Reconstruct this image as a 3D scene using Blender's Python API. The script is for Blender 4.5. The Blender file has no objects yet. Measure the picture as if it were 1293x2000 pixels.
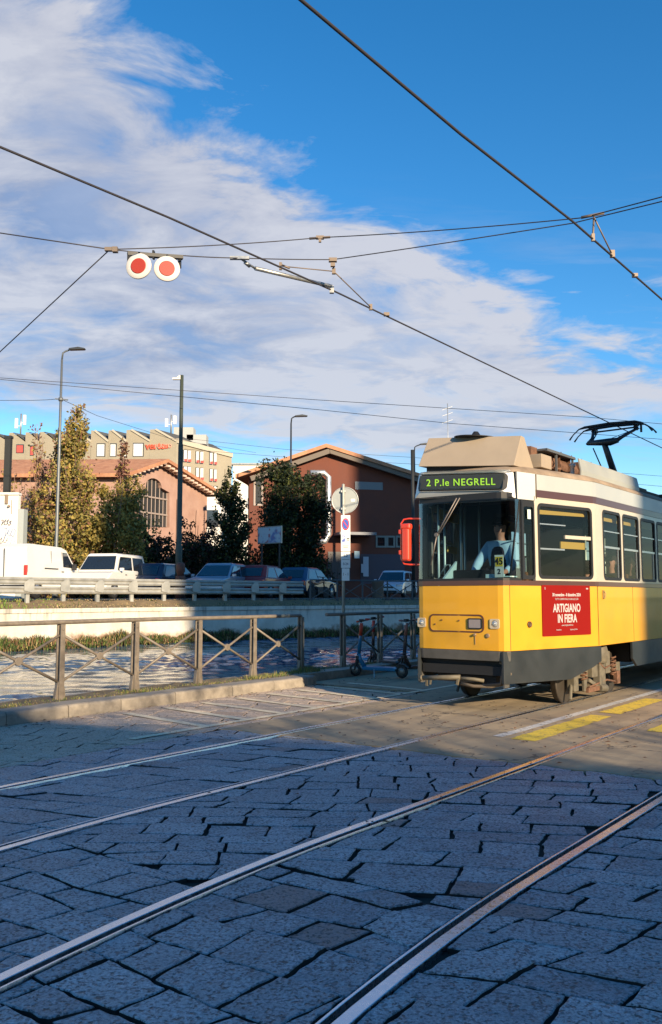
import bpy, bmesh, math, random
from mathutils import Vector, Matrix, geometry
random.seed(7)
R = math.radians
sc = bpy.context.scene
COL = sc.collection
# ---------------------------------------------------------------- camera
F, HOR, CAMH = 1700.0, 1164.0, 1.55          # focal length and horizon row in photograph pixels, eye height
PITCH = math.atan((HOR-1000)/F)
cam = bpy.data.cameras.new('camera'); camo = bpy.data.objects.new('camera', cam); COL.objects.link(camo)
camo.location = (0, 0, CAMH); camo.rotation_euler = (math.pi/2+PITCH, 0, 0)
cam.sensor_fit = 'HORIZONTAL'; cam.sensor_width = 36.0; cam.lens = F/1293*36
cam.clip_start = .05; cam.clip_end = 3000
sc.camera = camo
# ---------------------------------------------------------------- sun
SUN_EL, SUN_AZ = 17.5, 149.0                 # azimuth clockwise from +Y
sd = Vector((math.sin(R(SUN_AZ))*math.cos(R(SUN_EL)), math.cos(R(SUN_AZ))*math.cos(R(SUN_EL)), math.sin(R(SUN_EL))))
sl = bpy.data.lights.new('sun', 'SUN'); sl.energy = 5.0; sl.angle = R(.6); sl.color = (1, .81, .56)
so = bpy.data.objects.new('sun', sl); COL.objects.link(so); so.rotation_euler = (-sd).to_track_quat('-Z', 'Y').to_euler()
# ---------------------------------------------------------------- world: sky texture with a cloud deck
world = bpy.data.worlds.new('World'); sc.world = world; world.use_nodes = True
wn = world.node_tree
for n_ in list(wn.nodes): wn.nodes.remove(n_)
class G:
    """small node graph helper"""
    def __init__(s, nt): s.nt = nt
    def n(s, t, **kw):
        o = s.nt.nodes.new(t)
        for k, v in kw.items():
            if k == 'ins':
                for kk, vv in v.items():
                    if isinstance(vv, bpy.types.NodeSocket): s.nt.links.new(vv, o.inputs[kk])
                    else: o.inputs[kk].default_value = vv
            else: setattr(o, k, v)
        return o
    def m(s, op, a, b=0.0, c=0.0, clamp=False):
        o = s.nt.nodes.new('ShaderNodeMath'); o.operation = op; o.use_clamp = clamp
        for i, v in enumerate((a, b, c)):
            if isinstance(v, bpy.types.NodeSocket): s.nt.links.new(v, o.inputs[i])
            else: o.inputs[i].default_value = v
        return o.outputs[0]
    def noise(s, vec, scale, detail=6, rough=.6, dist=0.0):
        o = s.n('ShaderNodeTexNoise'); o.inputs['Scale'].default_value = scale; o.inputs['Detail'].default_value = detail
        o.inputs['Roughness'].default_value = rough; o.inputs['Distortion'].default_value = dist
        if vec is not None: s.nt.links.new(vec, o.inputs['Vector'])
        return o.outputs['Fac']
    def ramp(s, fac, stops, interp='LINEAR'):
        o = s.n('ShaderNodeValToRGB'); o.color_ramp.interpolation = interp
        cr = o.color_ramp
        while len(cr.elements) < len(stops): cr.elements.new(.5)
        for e, (p, c) in zip(cr.elements, stops):
            e.position = p; e.color = (c, c, c, 1) if isinstance(c, (int, float)) else tuple(c)+(1,)
        s.nt.links.new(fac, o.inputs[0]); return o.outputs[0]
    def mix(s, f, a, b, bt='MIX'):
        o = s.n('ShaderNodeMix', data_type='RGBA', blend_type=bt)
        for i, v in ((0, f), (6, a), (7, b)):
            if isinstance(v, bpy.types.NodeSocket): s.nt.links.new(v, o.inputs[i])
            else: o.inputs[i].default_value = v if i == 0 else (tuple(v)+(1,))[:4]
        return o.outputs[2]
    def mapping(s, vec, scale=(1, 1, 1), rot=(0, 0, 0), loc=(0, 0, 0)):
        o = s.n('ShaderNodeMapping'); s.nt.links.new(vec, o.inputs[0])
        o.inputs[1].default_value = loc; o.inputs[2].default_value = rot; o.inputs[3].default_value = scale
        return o.outputs[0]
g = G(wn)
sky = g.n('ShaderNodeTexSky', sky_type='NISHITA', sun_disc=False)
sky.sun_elevation = R(SUN_EL); sky.sun_rotation = R(SUN_AZ); sky.air_density = 1.0; sky.dust_density = .08; sky.ozone_density = 3.0
hsv = g.n('ShaderNodeHueSaturation', ins={'Saturation': 1.31, 'Value': 1.62, 'Color': sky.outputs[0]})
tc = g.n('ShaderNodeTexCoord'); dirv = tc.outputs['Generated']
sep = g.n('ShaderNodeSeparateXYZ'); wn.links.new(dirv, sep.inputs[0])
az = g.m('MULTIPLY', g.m('ARCTAN2', sep.outputs[0], sep.outputs[1]), 180/math.pi)     # degrees clockwise from +Y
el = g.m('MULTIPLY', g.m('ARCSINE', sep.outputs[2]), 180/math.pi)
# upper edge of the cloud deck as elevation against azimuth, -40..40 degrees
azn = g.m('DIVIDE', g.m('ADD', az, 40.0), 80.0, clamp=True)
edge = g.ramp(azn, [(0, .10), (.12, .50), (.2375, .40), (.29, .372), (.36, .34), (.42, .308), (.50, .268), (.56, .243), (.615, .225), (.66, .20), (.69, .175), (.74, .16), (.85, .15), (1, .05)])  # both ends cut low out of view, to dim the ambient light
edgeE = g.m('MULTIPLY', edge, 100.0)
den = g.m('ADD', g.m('MAXIMUM', sep.outputs[2], 0.0), .16)
comb = g.n('ShaderNodeCombineXYZ', ins={0: g.m('DIVIDE', sep.outputs[0], den), 1: g.m('DIVIDE', sep.outputs[1], den), 2: 0.0})
cv = comb.outputs[0]
cvs = g.mapping(cv, scale=(1.0, 1.5, 1), rot=(0, 0, R(-24)))
n1 = g.noise(cvs, .9, 4, .55, .35)
n2 = g.noise(cvs, 3.2, 7, .62, .5)
n3 = g.noise(cvs, 11.0, 5, .6, .3)
rag = g.m('ADD', g.m('MULTIPLY', g.m('SUBTRACT', n1, .5), 16.0), g.m('ADD', g.m('MULTIPLY', g.m('SUBTRACT', n2, .5), 21.0), g.m('MULTIPLY', g.m('SUBTRACT', n3, .5), 3.0)))
dtop = g.m('ADD', g.m('SUBTRACT', edgeE, el), rag)                 # degrees below the ragged edge
mtop = g.m('SMOOTH_MIN', g.m('MULTIPLY', dtop, .24), 1.0, .25)
mtop = g.m('MAXIMUM', mtop, 0.0)
lowE = g.ramp(azn, [(0, .11), (.30, .105), (.5, .085), (.62, .07), (.68, .08), (.75, .11), (1, .12)])
dlow = g.m('ADD', g.m('SUBTRACT', el, g.m('MULTIPLY', lowE, 100.0)), g.m('MULTIPLY', rag, .22))
mlow = g.m('MULTIPLY_ADD', dlow, .30, .22, clamp=True)
wisp = g.m('MULTIPLY', g.m('SUBTRACT', n2, .36), 4.4, clamp=True)
cm = g.m('MULTIPLY', g.m('MULTIPLY', mtop, mlow), g.m('MULTIPLY_ADD', wisp, .32, .80), clamp=True)
w_low = g.m('MULTIPLY', g.m('SUBTRACT', g.noise(g.mapping(cv, scale=(.8, 3.0, 1), rot=(0, 0, R(-10))), 2.6, 6, .6, .3), .53), 3.5, clamp=True)
w_low = g.m('MULTIPLY', w_low, g.m('MULTIPLY', g.m('SUBTRACT', 27.0, el), .06, clamp=True))
cm = g.m('MAXIMUM', cm, g.m('MULTIPLY', w_low, .85))
cl_l = g.m('MULTIPLY', g.m('SUBTRACT', g.m('ADD', g.m('ADD', g.m('MULTIPLY', n2, .75), g.m('MULTIPLY', n1, .60)), g.m('MULTIPLY', n3, .18)), .615), 4.6, clamp=True)
ccol = g.mix(g.m('MULTIPLY', cl_l, .9), (2.5, 2.95, 4.2), (5.5, 5.6, 6.1))
# wispier and brighter near the torn upper rim
rim = g.m('SUBTRACT', 1.0, g.m('ABSOLUTE', g.m('MULTIPLY_ADD', dtop, .16, -.9)), clamp=True)
ccol = g.mix(g.m('MULTIPLY', rim, .35), ccol, (5.3, 5.3, 5.8))
skyc = g.mix(g.m('MULTIPLY', cm, .93, clamp=True), hsv.outputs[0], ccol)
bg = g.n('ShaderNodeBackground', ins={'Color': skyc, 'Strength': .071})
wo = g.n('ShaderNodeOutputWorld', ins={'Surface': bg.outputs[0]})
# ---------------------------------------------------------------- exposure
sc.view_settings.view_transform = 'Standard'; sc.view_settings.look = 'None'
sc.view_settings.exposure = 0.84; sc.view_settings.gamma = 1.0
sc.render.engine = 'CYCLES'
sc.cycles.max_bounces = 7; sc.cycles.diffuse_bounces = 3; sc.cycles.glossy_bounces = 3; sc.cycles.transmission_bounces = 4; sc.cycles.transparent_max_bounces = 12
sc.cycles.caustics_reflective = False; sc.cycles.caustics_refractive = False
sc.cycles.use_denoising = True
# ================================================================ helpers
DIRA, DIRB = (.602, .799), (-.799, .602)     # along the tracks (away) and across them (towards the canal)
def AB(a, b, z=0.0): return Vector((DIRA[0]*a+DIRB[0]*b, DIRA[1]*a+DIRB[1]*b, z))
ANG = math.atan2(DIRA[1], DIRA[0])
_ct, _st = math.cos(PITCH), math.sin(PITCH)
def at(px, py, Y):
    """world point seen at a photograph pixel, at the distance Y in front of the eye"""
    rx, ry = (px-646.5)/F, (1000-py)/F
    d = Vector((rx, _ct-_st*ry, _st+_ct*ry))
    return Vector((0, 0, CAMH))+d*(Y/d.y)
def on_ground(px, py, z=0.0):
    rx, ry = (px-646.5)/F, (1000-py)/F
    d = Vector((rx, _ct-_st*ry, _st+_ct*ry))
    return Vector((0, 0, CAMH))+d*((z-CAMH)/d.z)

_mats = {}
def mat(name, col, rough=.6, metal=0.0, var=0.0, vscale=6.0, bump=0.0, bscale=40.0, dirt=0.0, emit=0.0, coat=0.0, spec=.5, vdetail=4, col2=None, stretch=(1, 1, 1), coord='Object'):
    if name in _mats: return _mats[name]
    m = bpy.data.materials.new(name); m.use_nodes = True; nt = m.node_tree; g = G(nt)
    b = nt.nodes['Principled BSDF']; b.inputs['Roughness'].default_value = rough; b.inputs['Metallic'].default_value = metal
    b.inputs['Specular IOR Level'].default_value = spec
    b.inputs['Coat Weight'].default_value = coat
    c4 = tuple(col)+(1,)
    b.inputs['Base Color'].default_value = c4
    co = g.n('ShaderNodeTexCoord').outputs[coord]
    if stretch != (1, 1, 1): co = g.mapping(co, scale=stretch)
    if var or col2:
        f = g.noise(co, vscale, vdetail, .6)
        f = g.ramp(f, [(.3, 0.0), (.7, 1.0)])
        c2 = col2 if col2 else tuple(min(1, x*(1+var)) for x in col)
        c1 = col if col2 else tuple(x*(1-var) for x in col)
        c = g.mix(f, c1, c2)
        if dirt:
            f2 = g.ramp(g.noise(co, vscale*.37, 5, .7), [(.48, 0.0), (.68, 1.0)])
            c = g.mix(g.m('MULTIPLY', f2, dirt), c, tuple(x*.45+.012 for x in col))
        nt.links.new(c, b.inputs['Base Color'])
        r = g.m('MULTIPLY_ADD', f, .18, rough-.09, clamp=True); nt.links.new(r, b.inputs['Roughness'])
    if bump:
        h = g.noise(co, bscale, 5, .6)
        bn = g.n('ShaderNodeBump', ins={'Strength': min(1.0, bump*20), 'Distance': bump, 'Height': h}); nt.links.new(bn.outputs[0], b.inputs['Normal'])
    if emit:
        b.inputs['Emission Color'].default_value = c4; b.inputs['Emission Strength'].default_value = emit
    _mats[name] = m; return m
def glassmat(name, tint, refl=.9, rough=.03, trans=.75):
    """thin pane: tinted see-through with a fresnel mirror coat"""
    if name in _mats: return _mats[name]
    m = bpy.data.materials.new(name); m.use_nodes = True; nt = m.node_tree; g = G(nt)
    out = nt.nodes['Material Output']; nt.nodes.remove(nt.nodes['Principled BSDF'])
    t = g.n('ShaderNodeBsdfTransparent', ins={'Color': tuple(tint)+(1,)})
    gl = g.n('ShaderNodeBsdfGlossy', ins={'Color': (1, 1, 1, 1), 'Roughness': rough})
    fr = g.n('ShaderNodeFresnel', ins={'IOR': 1.5})
    f = g.m('MULTIPLY', fr.outputs[0], refl, clamp=True)
    mx = g.n('ShaderNodeMixShader', ins={0: f, 1: t.outputs[0], 2: gl.outputs[0]})
    nt.links.new(mx.outputs[0], out.inputs[0]); _mats[name] = m; return m

class MB:
    def __init__(s): s.v = []; s.f = []; s.mi = []; s.sm = []; s.M = Matrix.Identity(4); s.cur = 0; s.smooth = False
    def pt(s, p): s.v.append(tuple(s.M @ Vector(p))); return len(s.v)-1
    def face(s, idx): s.f.append(tuple(idx)); s.mi.append(s.cur); s.sm.append(s.smooth)
    def poly(s, pts): s.face([s.pt(p) for p in pts])
    def box(s, c, d, rz=0.0, R3=None):
        c = Vector(c); hx, hy, hz = d[0]/2, d[1]/2, d[2]/2
        rot = R3 if R3 else Matrix.Rotation(rz, 3, 'Z')
        ids = [s.pt(c+rot @ Vector((x*hx, y*hy, z*hz))) for z in (-1, 1) for y in (-1, 1) for x in (-1, 1)]
        for q in ((0, 2, 3, 1), (4, 5, 7, 6), (0, 1, 5, 4), (2, 6, 7, 3), (0, 4, 6, 2), (1, 3, 7, 5)): s.face([ids[i] for i in q])
        return s
    def bar(s, p, q, w, h=None, up=(0, 0, 1)):
        """square bar from p to q"""
        p, q = Vector(p), Vector(q); d = (q-p).normalized(); u = Vector(up)
        if abs(d.dot(u)) > .98: u = Vector((1, 0, 0))
        x = d.cross(u).normalized(); y = x.cross(d).normalized(); h = h or w
        a = [s.pt(o+x*(i*w/2)+y*(j*h/2)) for o in (p, q) for i, j in ((-1, -1), (1, -1), (1, 1), (-1, 1))]
        for k in range(4): s.face((a[k], a[(k+1) % 4], a[4+(k+1) % 4], a[4+k]))
        s.face((a[3], a[2], a[1], a[0])); s.face((a[4], a[5], a[6], a[7])); return s
    def tube(s, pts, r, n=8, caps=True, radii=None):
        pts = [Vector(p) for p in pts]; k = len(pts); rings = []; sm0 = s.smooth; s.smooth = True
        prev = None
        for i, p in enumerate(pts):
            d = (pts[min(i+1, k-1)]-pts[max(i-1, 0)]).normalized()
            if prev is None:
                u = Vector((0, 0, 1)) if abs(d.z) < .9 else Vector((1, 0, 0))
                x = d.cross(u).normalized()
            else:
                x = (prev-d*prev.dot(d)).normalized()
            y = d.cross(x).normalized(); prev = x
            rr = radii[i] if radii else r
            rings.append([s.pt(p+(x*math.cos(2*math.pi*j/n)+y*math.sin(2*math.pi*j/n))*rr) for j in range(n)])
        for a, b in zip(rings, rings[1:]):
            for j in range(n): s.face((a[j], a[(j+1) % n], b[(j+1) % n], b[j]))
        s.smooth = False
        if caps: s.face(rings[0][::-1]); s.face(rings[-1])
        s.smooth = sm0; return s
    def lathe(s, prof, n=20, c=(0, 0, 0), axis='Z', caps=True):
        """prof = (radius, height) pairs turned round an axis through c"""
        c = Vector(c); sm0 = s.smooth; s.smooth = True; rings = []
        for r, h in prof:
            ring = []
            for j in range(n):
                t = 2*math.pi*j/n; x, y = r*math.cos(t), r*math.sin(t)
                p = {'Z': (x, y, h), 'Y': (x, h, y), 'X': (h, x, y)}[axis]
                ring.append(s.pt(c+Vector(p)))
            rings.append(ring)
        for a, b in zip(rings, rings[1:]):
            for j in range(n): s.face((a[j], a[(j+1) % n], b[(j+1) % n], b[j]))
        s.smooth = False
        if caps: s.face(rings[0][::-1]); s.face(rings[-1])
        s.smooth = sm0; return s
    def extrude(s, outer, holes, f0, f1):
        """2-D outline with holes -> slab between the maps f0 (front) and f1 (back)"""
        loops = [outer]+list(holes)
        tri = geometry.tessellate_polygon([[Vector((x, y, 0)) for x, y in l] for l in loops])
        flat = [p for l in loops for p in l]
        A = [s.pt(f0(x, y)) for x, y in flat]; B = [s.pt(f1(x, y)) for x, y in flat]
        for t in tri: s.face([A[i] for i in t]); s.face([B[i] for i in t][::-1])
        o = 0
        for l in loops:
            k = len(l)
            for i in range(k): a, b = o+i, o+(i+1) % k; s.face((A[a], A[b], B[b], B[a]))
            o += k
        return s
    def build(s, name, mats, parent=None, bevel=0.0, segs=2, fix=True, autosmooth=False):
        me = bpy.data.meshes.new(name); me.from_pydata(s.v, [], s.f)
        if not isinstance(mats, (list, tuple)): mats = [mats]
        for m in mats: me.materials.append(m)
        me.polygons.foreach_set('material_index', s.mi); me.polygons.foreach_set('use_smooth', s.sm)
        if fix:
            bm = bmesh.new(); bm.from_mesh(me); bmesh.ops.remove_doubles(bm, verts=bm.verts, dist=1e-5)
            bmesh.ops.recalc_face_normals(bm, faces=bm.faces); bm.to_mesh(me); bm.free()
        me.update()
        o = bpy.data.objects.new(name, me); COL.objects.link(o)
        if parent: o.parent = parent
        if bevel:
            b = o.modifiers.new('edge', 'BEVEL'); b.width = bevel; b.segments = segs; b.limit_method = 'ANGLE'; b.angle_limit = R(40); b.harden_normals = False
        return o
def tag(o, label=None, cat=None, group=None, kind=None):
    if label: o['label'] = label
    if cat: o['category'] = cat
    if group: o['group'] = group
    if kind: o['kind'] = kind
    return o
def empty(name, loc, rz=0.0):
    o = bpy.data.objects.new(name, None); COL.objects.link(o); o.location = loc; o.rotation_euler = (0, 0, rz); o.empty_display_size = .2
    return o
def rrect(x0, y0, x1, y1, r, n=5):
    pts = []
    for cx, cy, t0 in ((x1-r, y1-r, 0), (x0+r, y1-r, 90), (x0+r, y0+r, 180), (x1-r, y0+r, 270)):
        for k in range(n+1):
            t = R(t0+90*k/n); pts.append((cx+r*math.cos(t), cy+r*math.sin(t)))
    return pts
def text(s, size, name, m, parent, loc, xdir, ydir, ext=.002, align='CENTER', sx=1.0, space=1.0, bold=0.0):
    """words as real thin letters: xdir = reading direction, ydir = up"""
    cu = bpy.data.curves.new(name, 'FONT'); cu.body = s; cu.size = size; cu.extrude = ext; cu.align_x = align; cu.align_y = 'CENTER'; cu.space_character = space; cu.offset = bold
    cu.resolution_u = 3
    t = bpy.data.objects.new(name+'_tmp', cu); COL.objects.link(t)
    dg = bpy.context.evaluated_depsgraph_get(); me = bpy.data.meshes.new_from_object(t.evaluated_get(dg))
    bpy.data.objects.remove(t); me.name = name; me.materials.clear(); me.materials.append(m)
    x = Vector(xdir).normalized(); y = Vector(ydir).normalized(); z = x.cross(y)
    Mx = Matrix((x*sx, y, z)).transposed().to_4x4(); Mx.translation = Vector(loc); me.transform(Mx)
    o = bpy.data.objects.new(name, me); COL.objects.link(o); o.parent = parent; return o
def copy_tree(o, parent=None):
    c = o.copy(); COL.objects.link(c)
    if parent: c.parent = parent
    for ch in list(o.children): copy_tree(ch, c)
    return c
def lerp(a, b, t): return a+(b-a)*t
# ================================================================ setting: ground, street, paving, rails
def curve_b(a):                                    # the tracks bend a little towards the eye
    d = max(0.0, 4.7-a); return -.03*d*d if d < 4 else -.48-.24*(d-4)
def stone_material(name='granite_slabs', sun_tint=False):
    m = bpy.data.materials.new(name); m.use_nodes = True; nt = m.node_tree; g = G(nt); b = nt.nodes['Principled BSDF']
    co = g.n('ShaderNodeTexCoord').outputs['Object']
    at_ = g.n('ShaderNodeAttribute', attribute_name='tone'); tone = at_.outputs['Fac']
    spk = g.noise(co, 70, 6, .72); big = g.noise(co, 5, 4, .6)
    pit = g.n('ShaderNodeTexVoronoi', feature='F1'); pit.inputs['Scale'].default_value = 38; pit.inputs['Randomness'].default_value = 1
    warp = g.n('ShaderNodeVectorMath', operation='ADD'); nt.links.new(co, warp.inputs[0])
    ns = g.n('ShaderNodeTexNoise'); ns.inputs['Scale'].default_value = 20; ns.inputs['Detail'].default_value = 3; nt.links.new(co, ns.inputs['Vector'])
    sc_ = g.n('ShaderNodeVectorMath', operation='SCALE'); nt.links.new(ns.outputs['Color'], sc_.inputs[0]); sc_.inputs['Scale'].default_value = .06
    nt.links.new(sc_.outputs[0], warp.inputs[1]); nt.links.new(warp.outputs[0], pit.inputs['Vector'])
    pits = g.ramp(pit.outputs['Distance'], [(.20, 1.0), (.38, 0.0)])
    pits = g.m('MULTIPLY', pits, g.ramp(g.noise(co, 9, 3, .6), [(.36, 0.0), (.50, 1.0)]))
    c = g.mix(g.ramp(spk, [(.34, 0.0), (.66, 1.0)]), (.11, .12, .145), (.74, .75, .80))
    c = g.mix(g.m('MULTIPLY', g.ramp(big, [(.38, 0.0), (.7, 1.0)]), .5), c, (.19, .20, .21))
    c = g.mix(tone, g.mix(.45, c, (.10, .105, .12)), g.mix(.25, c, (.45, .45, .44)))
    red = g.n('ShaderNodeAttribute', attribute_name='red').outputs['Fac']
    c = g.mix(g.m('MULTIPLY', red, .62), c, (.25, .135, .11))
    blot = g.ramp(g.noise(co, 48, 3, .65), [(.53, 0.0), (.60, 1.0)])
    c = g.mix(g.m('MULTIPLY', blot, .74), c, (.075, .08, .095))
    if sun_tint: c = g.mix(.50, c, (.74, .50, .29))  # warm sunlight on the kerbside strip, mixed into the stone colour as tan
    c = g.mix(g.m('MULTIPLY', pits, .8), c, (.045, .045, .048))
    nt.links.new(c, b.inputs['Base Color'])
    nt.links.new(g.m('MULTIPLY_ADD', spk, .45, .55 if sun_tint else .33), b.inputs['Roughness'])
    h = g.m('SUBTRACT', g.m('ADD', g.m('MULTIPLY', spk, .5), g.m('MULTIPLY', g.noise(co, 14, 4, .6), .9)), g.m('MULTIPLY', pits, .8))
    bn = g.n('ShaderNodeBump', ins={'Strength': 1.0, 'Distance': .009, 'Height': h}); nt.links.new(bn.outputs[0], b.inputs['Normal'])
    return m
M_stone = stone_material(); M_stone2 = stone_material('sun_tinted_slabs', True)
M_joint = mat('joint_dirt', (.022, .019, .016), .95, var=.5, vscale=25, bump=.006, bscale=60)
M_asphalt = mat('street_asphalt', (.31, .235, .15), .88, col2=(.44, .335, .21), vscale=1.7, vdetail=7, dirt=.35, bump=.004, bscale=150)
def asphalt_wear(m):
    nt = m.node_tree; g = G(nt); b = nt.nodes['Principled BSDF']; src = b.inputs['Base Color'].links[0].from_socket
    co = g.n('ShaderNodeTexCoord').outputs['Object']
    st = g.ramp(g.noise(g.mapping(g.mapping(co, rot=(0, 0, -ANG)), scale=(.12, 2.2, 1)), 1.6, 5, .6), [(.45, 0.0), (.66, 1.0)])
    oil = g.ramp(g.noise(co, .9, 6, .7), [(.56, 0.0), (.70, 1.0)])
    vo = g.n('ShaderNodeTexVoronoi', feature='DISTANCE_TO_EDGE'); vo.inputs['Scale'].default_value = .8
    w = g.n('ShaderNodeVectorMath', operation='ADD'); nn = g.n('ShaderNodeTexNoise'); nn.inputs['Scale'].default_value = 2.5; nn.inputs['Detail'].default_value = 5; nt.links.new(co, nn.inputs['Vector'])
    nt.links.new(co, w.inputs[0]); nt.links.new(nn.outputs['Color'], w.inputs[1]); nt.links.new(w.outputs[0], vo.inputs['Vector'])
    cr = g.m('MULTIPLY', g.ramp(vo.outputs['Distance'], [(.004, 1.0), (.014, 0.0)]), g.ramp(g.noise(co, .5, 2, .5), [(.45, 0.0), (.55, 1.0)]))
    c = g.mix(g.m('MULTIPLY', st, .38), src, (.15, .125, .095)); c = g.mix(g.m('MULTIPLY', oil, .5), c, (.09, .08, .068)); c = g.mix(g.m('MULTIPLY', cr, .8), c, (.03, .028, .025))
    nt.links.new(c, b.inputs['Base Color'])
asphalt_wear(M_asphalt)
M_bed = mat('canal_bed', (.04, .04, .03), 1)
M_soil = mat('bank_soil', (.10, .075, .045), .95, col2=(.17, .13, .08), vscale=7, bump=.02, bscale=18)
M_granite_kerb = mat('kerb_granite', (.24, .205, .165), .8, col2=(.36, .31, .25), vscale=9, vdetail=7, dirt=.5, bump=.006, bscale=45)
M_earth = mat('far_earth', (.09, .08, .05), .95, col2=(.14, .12, .08), vscale=.6)
M_coping = mat('concrete_coping', (.33, .30, .25), .85, var=.2, vscale=5, dirt=.6, bump=.004, bscale=50)

# bed under everything, reaching the horizon
mb = MB(); mb.poly([(-1500, -1500, -1.3), (1500, -1500, -1.3), (1500, 1500, -1.3), (-1500, 1500, -1.3)])
tag(mb.build('ground', M_bed), kind='structure')
# street slab on this side of the canal
mb = MB(); q = [AB(-200, -300), AB(300, -300), AB(300, 10.9), AB(-200, 10.9)]
mb.poly([p+Vector((0, 0, -.03)) for p in q])
mb.poly([AB(-200, 10.9, -1.3), AB(300, 10.9, -1.3), AB(300, 10.9, -.03), AB(-200, 10.9, -.03)])
tag(mb.build('street_bed', M_joint), kind='structure')
# asphalt: beyond the slabs, with a torn edge against them
def wavy(a0, b0, a1, b1, n, amp, seed):
    rr = random.Random(seed); return [(lerp(a0, a1, i/n)+rr.uniform(-amp, amp), lerp(b0, b1, i/n)+rr.uniform(-amp, amp)*.6) for i in range(n+1)]
edge_pts = wavy(7.9, -2.0, 7.55, 7.25, 34, .05, 3)
poly = [(200, -60), (200, 9.9), (12.35, 9.9), (12.35, 7.5)]+[(12.3, 7.3)]+wavy(12.2, 7.32, 7.6, 7.3, 20, .03, 5)+edge_pts[::-1]+[(7.9, -60)]
mb = MB(); mb.extrude(poly, [], lambda x, y: AB(x, y, 0.0), lambda x, y: AB(x, y, -.028))
tag(mb.build('asphalt_road', M_asphalt), kind='structure')
poly = [(-200, -60), (-3.2, -60), (-3.2, -2.0), (7.9, -2.0), (7.9, -60), (-200, -60)]
mb = MB()
for q in ([(-200, -60), (-3.2, -60), (-3.2, 9.4), (-200, 9.4)], [(-3.2, -60), (7.86, -60), (7.86, -1.65), (-3.2, -1.65)]):
    mb.extrude(q, [], lambda x, y: AB(x, y, -.001), lambda x, y: AB(x, y, -.028))
tag(mb.build('near_road', M_asphalt), kind='structure')

# granite slabs, every stone its own slightly tilted block
def clip(poly, axis, val, keep_less):
    out = []
    for i in range(len(poly)):
        p, q = poly[i], poly[(i+1) % len(poly)]
        ip = (p[axis] <= val) == keep_less; iq = (q[axis] <= val) == keep_less
        if ip: out.append(p)
        if ip != iq:
            t = (val-p[axis])/(q[axis]-p[axis]); out.append((p[0]+(q[0]-p[0])*t, p[1]+(q[1]-p[1])*t))
    return out
mb = MB(); tones = []; reds = []
def area(p): return abs(sum(p[i][0]*p[(i+1) % len(p)][1]-p[(i+1) % len(p)][0]*p[i][1] for i in range(len(p))))/2
def lay(a0, a1, b0, b1, theta, row, wid, seed, joint=.0085, flat=1.0, skew=0.0):
    rr = random.Random(seed); t = R(theta)-ANG; c, s = math.cos(t), math.sin(t)
    cx, cy = (a0+a1)/2, (b0+b1)/2; rad = math.hypot(a1-a0, b1-b0)/2+.6
    def knots(v0): return (v0, [rr.uniform(-1, 1) for _ in range(int(2*rad/.33)+6)])
    def line(kn, u):
        f = (u+rad+wid)/.33; i = max(0, min(len(kn[1])-2, int(f))); return kn[0]+row*.20*lerp(kn[1][i], kn[1][i+1], min(1, max(0, f-i)))
    v = -rad; kn0 = knots(v)
    while v < rad:
        hgt = row*rr.uniform(.82, 1.22); kn1 = knots(v+hgt); u = -rad-rr.uniform(0, wid); sk = skew
        while u < rad:
            w = wid*rr.uniform(.68, 1.35); sk0 = sk; sk = skew+rr.uniform(-.06, .06)
            j = joint*rr.uniform(.5, 1.5); g0, g1 = joint*rr.uniform(.5, 1.9), joint*rr.uniform(.5, 1.9); e0, e1 = joint*rr.uniform(.35, .8), joint*rr.uniform(.35, .8)
            q = [(u+g0, line(kn0, u)+e0), (u+w-g1, line(kn0, u+w)+e0), (u+w+sk-g1, line(kn1, u+w+sk)-e1), (u+sk0+g0, line(kn1, u+sk0)-e1)]
            p = [(cx+x*c-y*s, cy+x*s+y*c) for x, y in q]
            for ax, val, less in ((0, a0, False), (0, a1, True), (1, b0, False), (1, b1, True)):
                if len(p) > 2: p = clip(p, ax, val, less)
            u += w
            if len(p) < 3 or area(p) < .012: continue
            pts = []
            for i in range(len(p)):
                A, B = p[i], p[(i+1) % len(p)]; L = math.hypot(B[0]-A[0], B[1]-A[1]); n = max(1, int(L/.05))
                for k in range(n):
                    f = k/n; am = .003 if k == 0 else .0075
                    pts.append((lerp(A[0], B[0], f)+rr.uniform(-am, am), lerp(A[1], B[1], f)+rr.uniform(-am, am)))
            mx = sum(x for x, y in pts)/len(pts); my = sum(y for x, y in pts)/len(pts)
            h = rr.uniform(-.006, .006)*flat; tx, ty = rr.uniform(-.012, .012)*flat, rr.uniform(-.012, .012)*flat
            tone = min(1, max(0, rr.gauss(.5, .25))); red = 1.0 if rr.random() < .028 else 0.0
            rings = []
            for ins, dz in ((0, -.04), (0, -.006), (.003, -.0015), (.008, 0.0)):
                ring = []
                for x, y in pts:
                    d = math.hypot(x-mx, y-my) or 1; f = max(0, 1-ins/d)
                    X, Y = mx+(x-mx)*f, my+(y-my)*f
                    P = AB(X, Y+curve_b(X), dz-.005+(h+tx*(X-mx)+ty*(Y-my) if dz > -.03 else 0)); ring.append(mb.pt(P))
                rings.append(ring)
            mb.smooth = True
            nf = len(mb.f)
            mc = mb.cur
            for ri, (r0, r1) in enumerate(zip(rings, rings[1:])):
                k = len(r0); mb.cur = 2 if ri == 0 else mc
                for i in range(k): mb.face((r0[i], r0[(i+1) % k], r1[(i+1) % k], r1[i]))
            mb.cur = mc; mb.smooth = False; mb.face(rings[-1])
            tones.extend([tone]*(len(mb.f)-nf)); reds.extend([red]*(len(mb.f)-nf))
        v += hgt; kn0 = kn1
RB = [6.52, 5.01, 3.50, 2.10]                      # the four running edges, far one first
lay(-3.1, 7.84, -1.6, 2.055, -24, .27, .44, 11, skew=.10)
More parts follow.
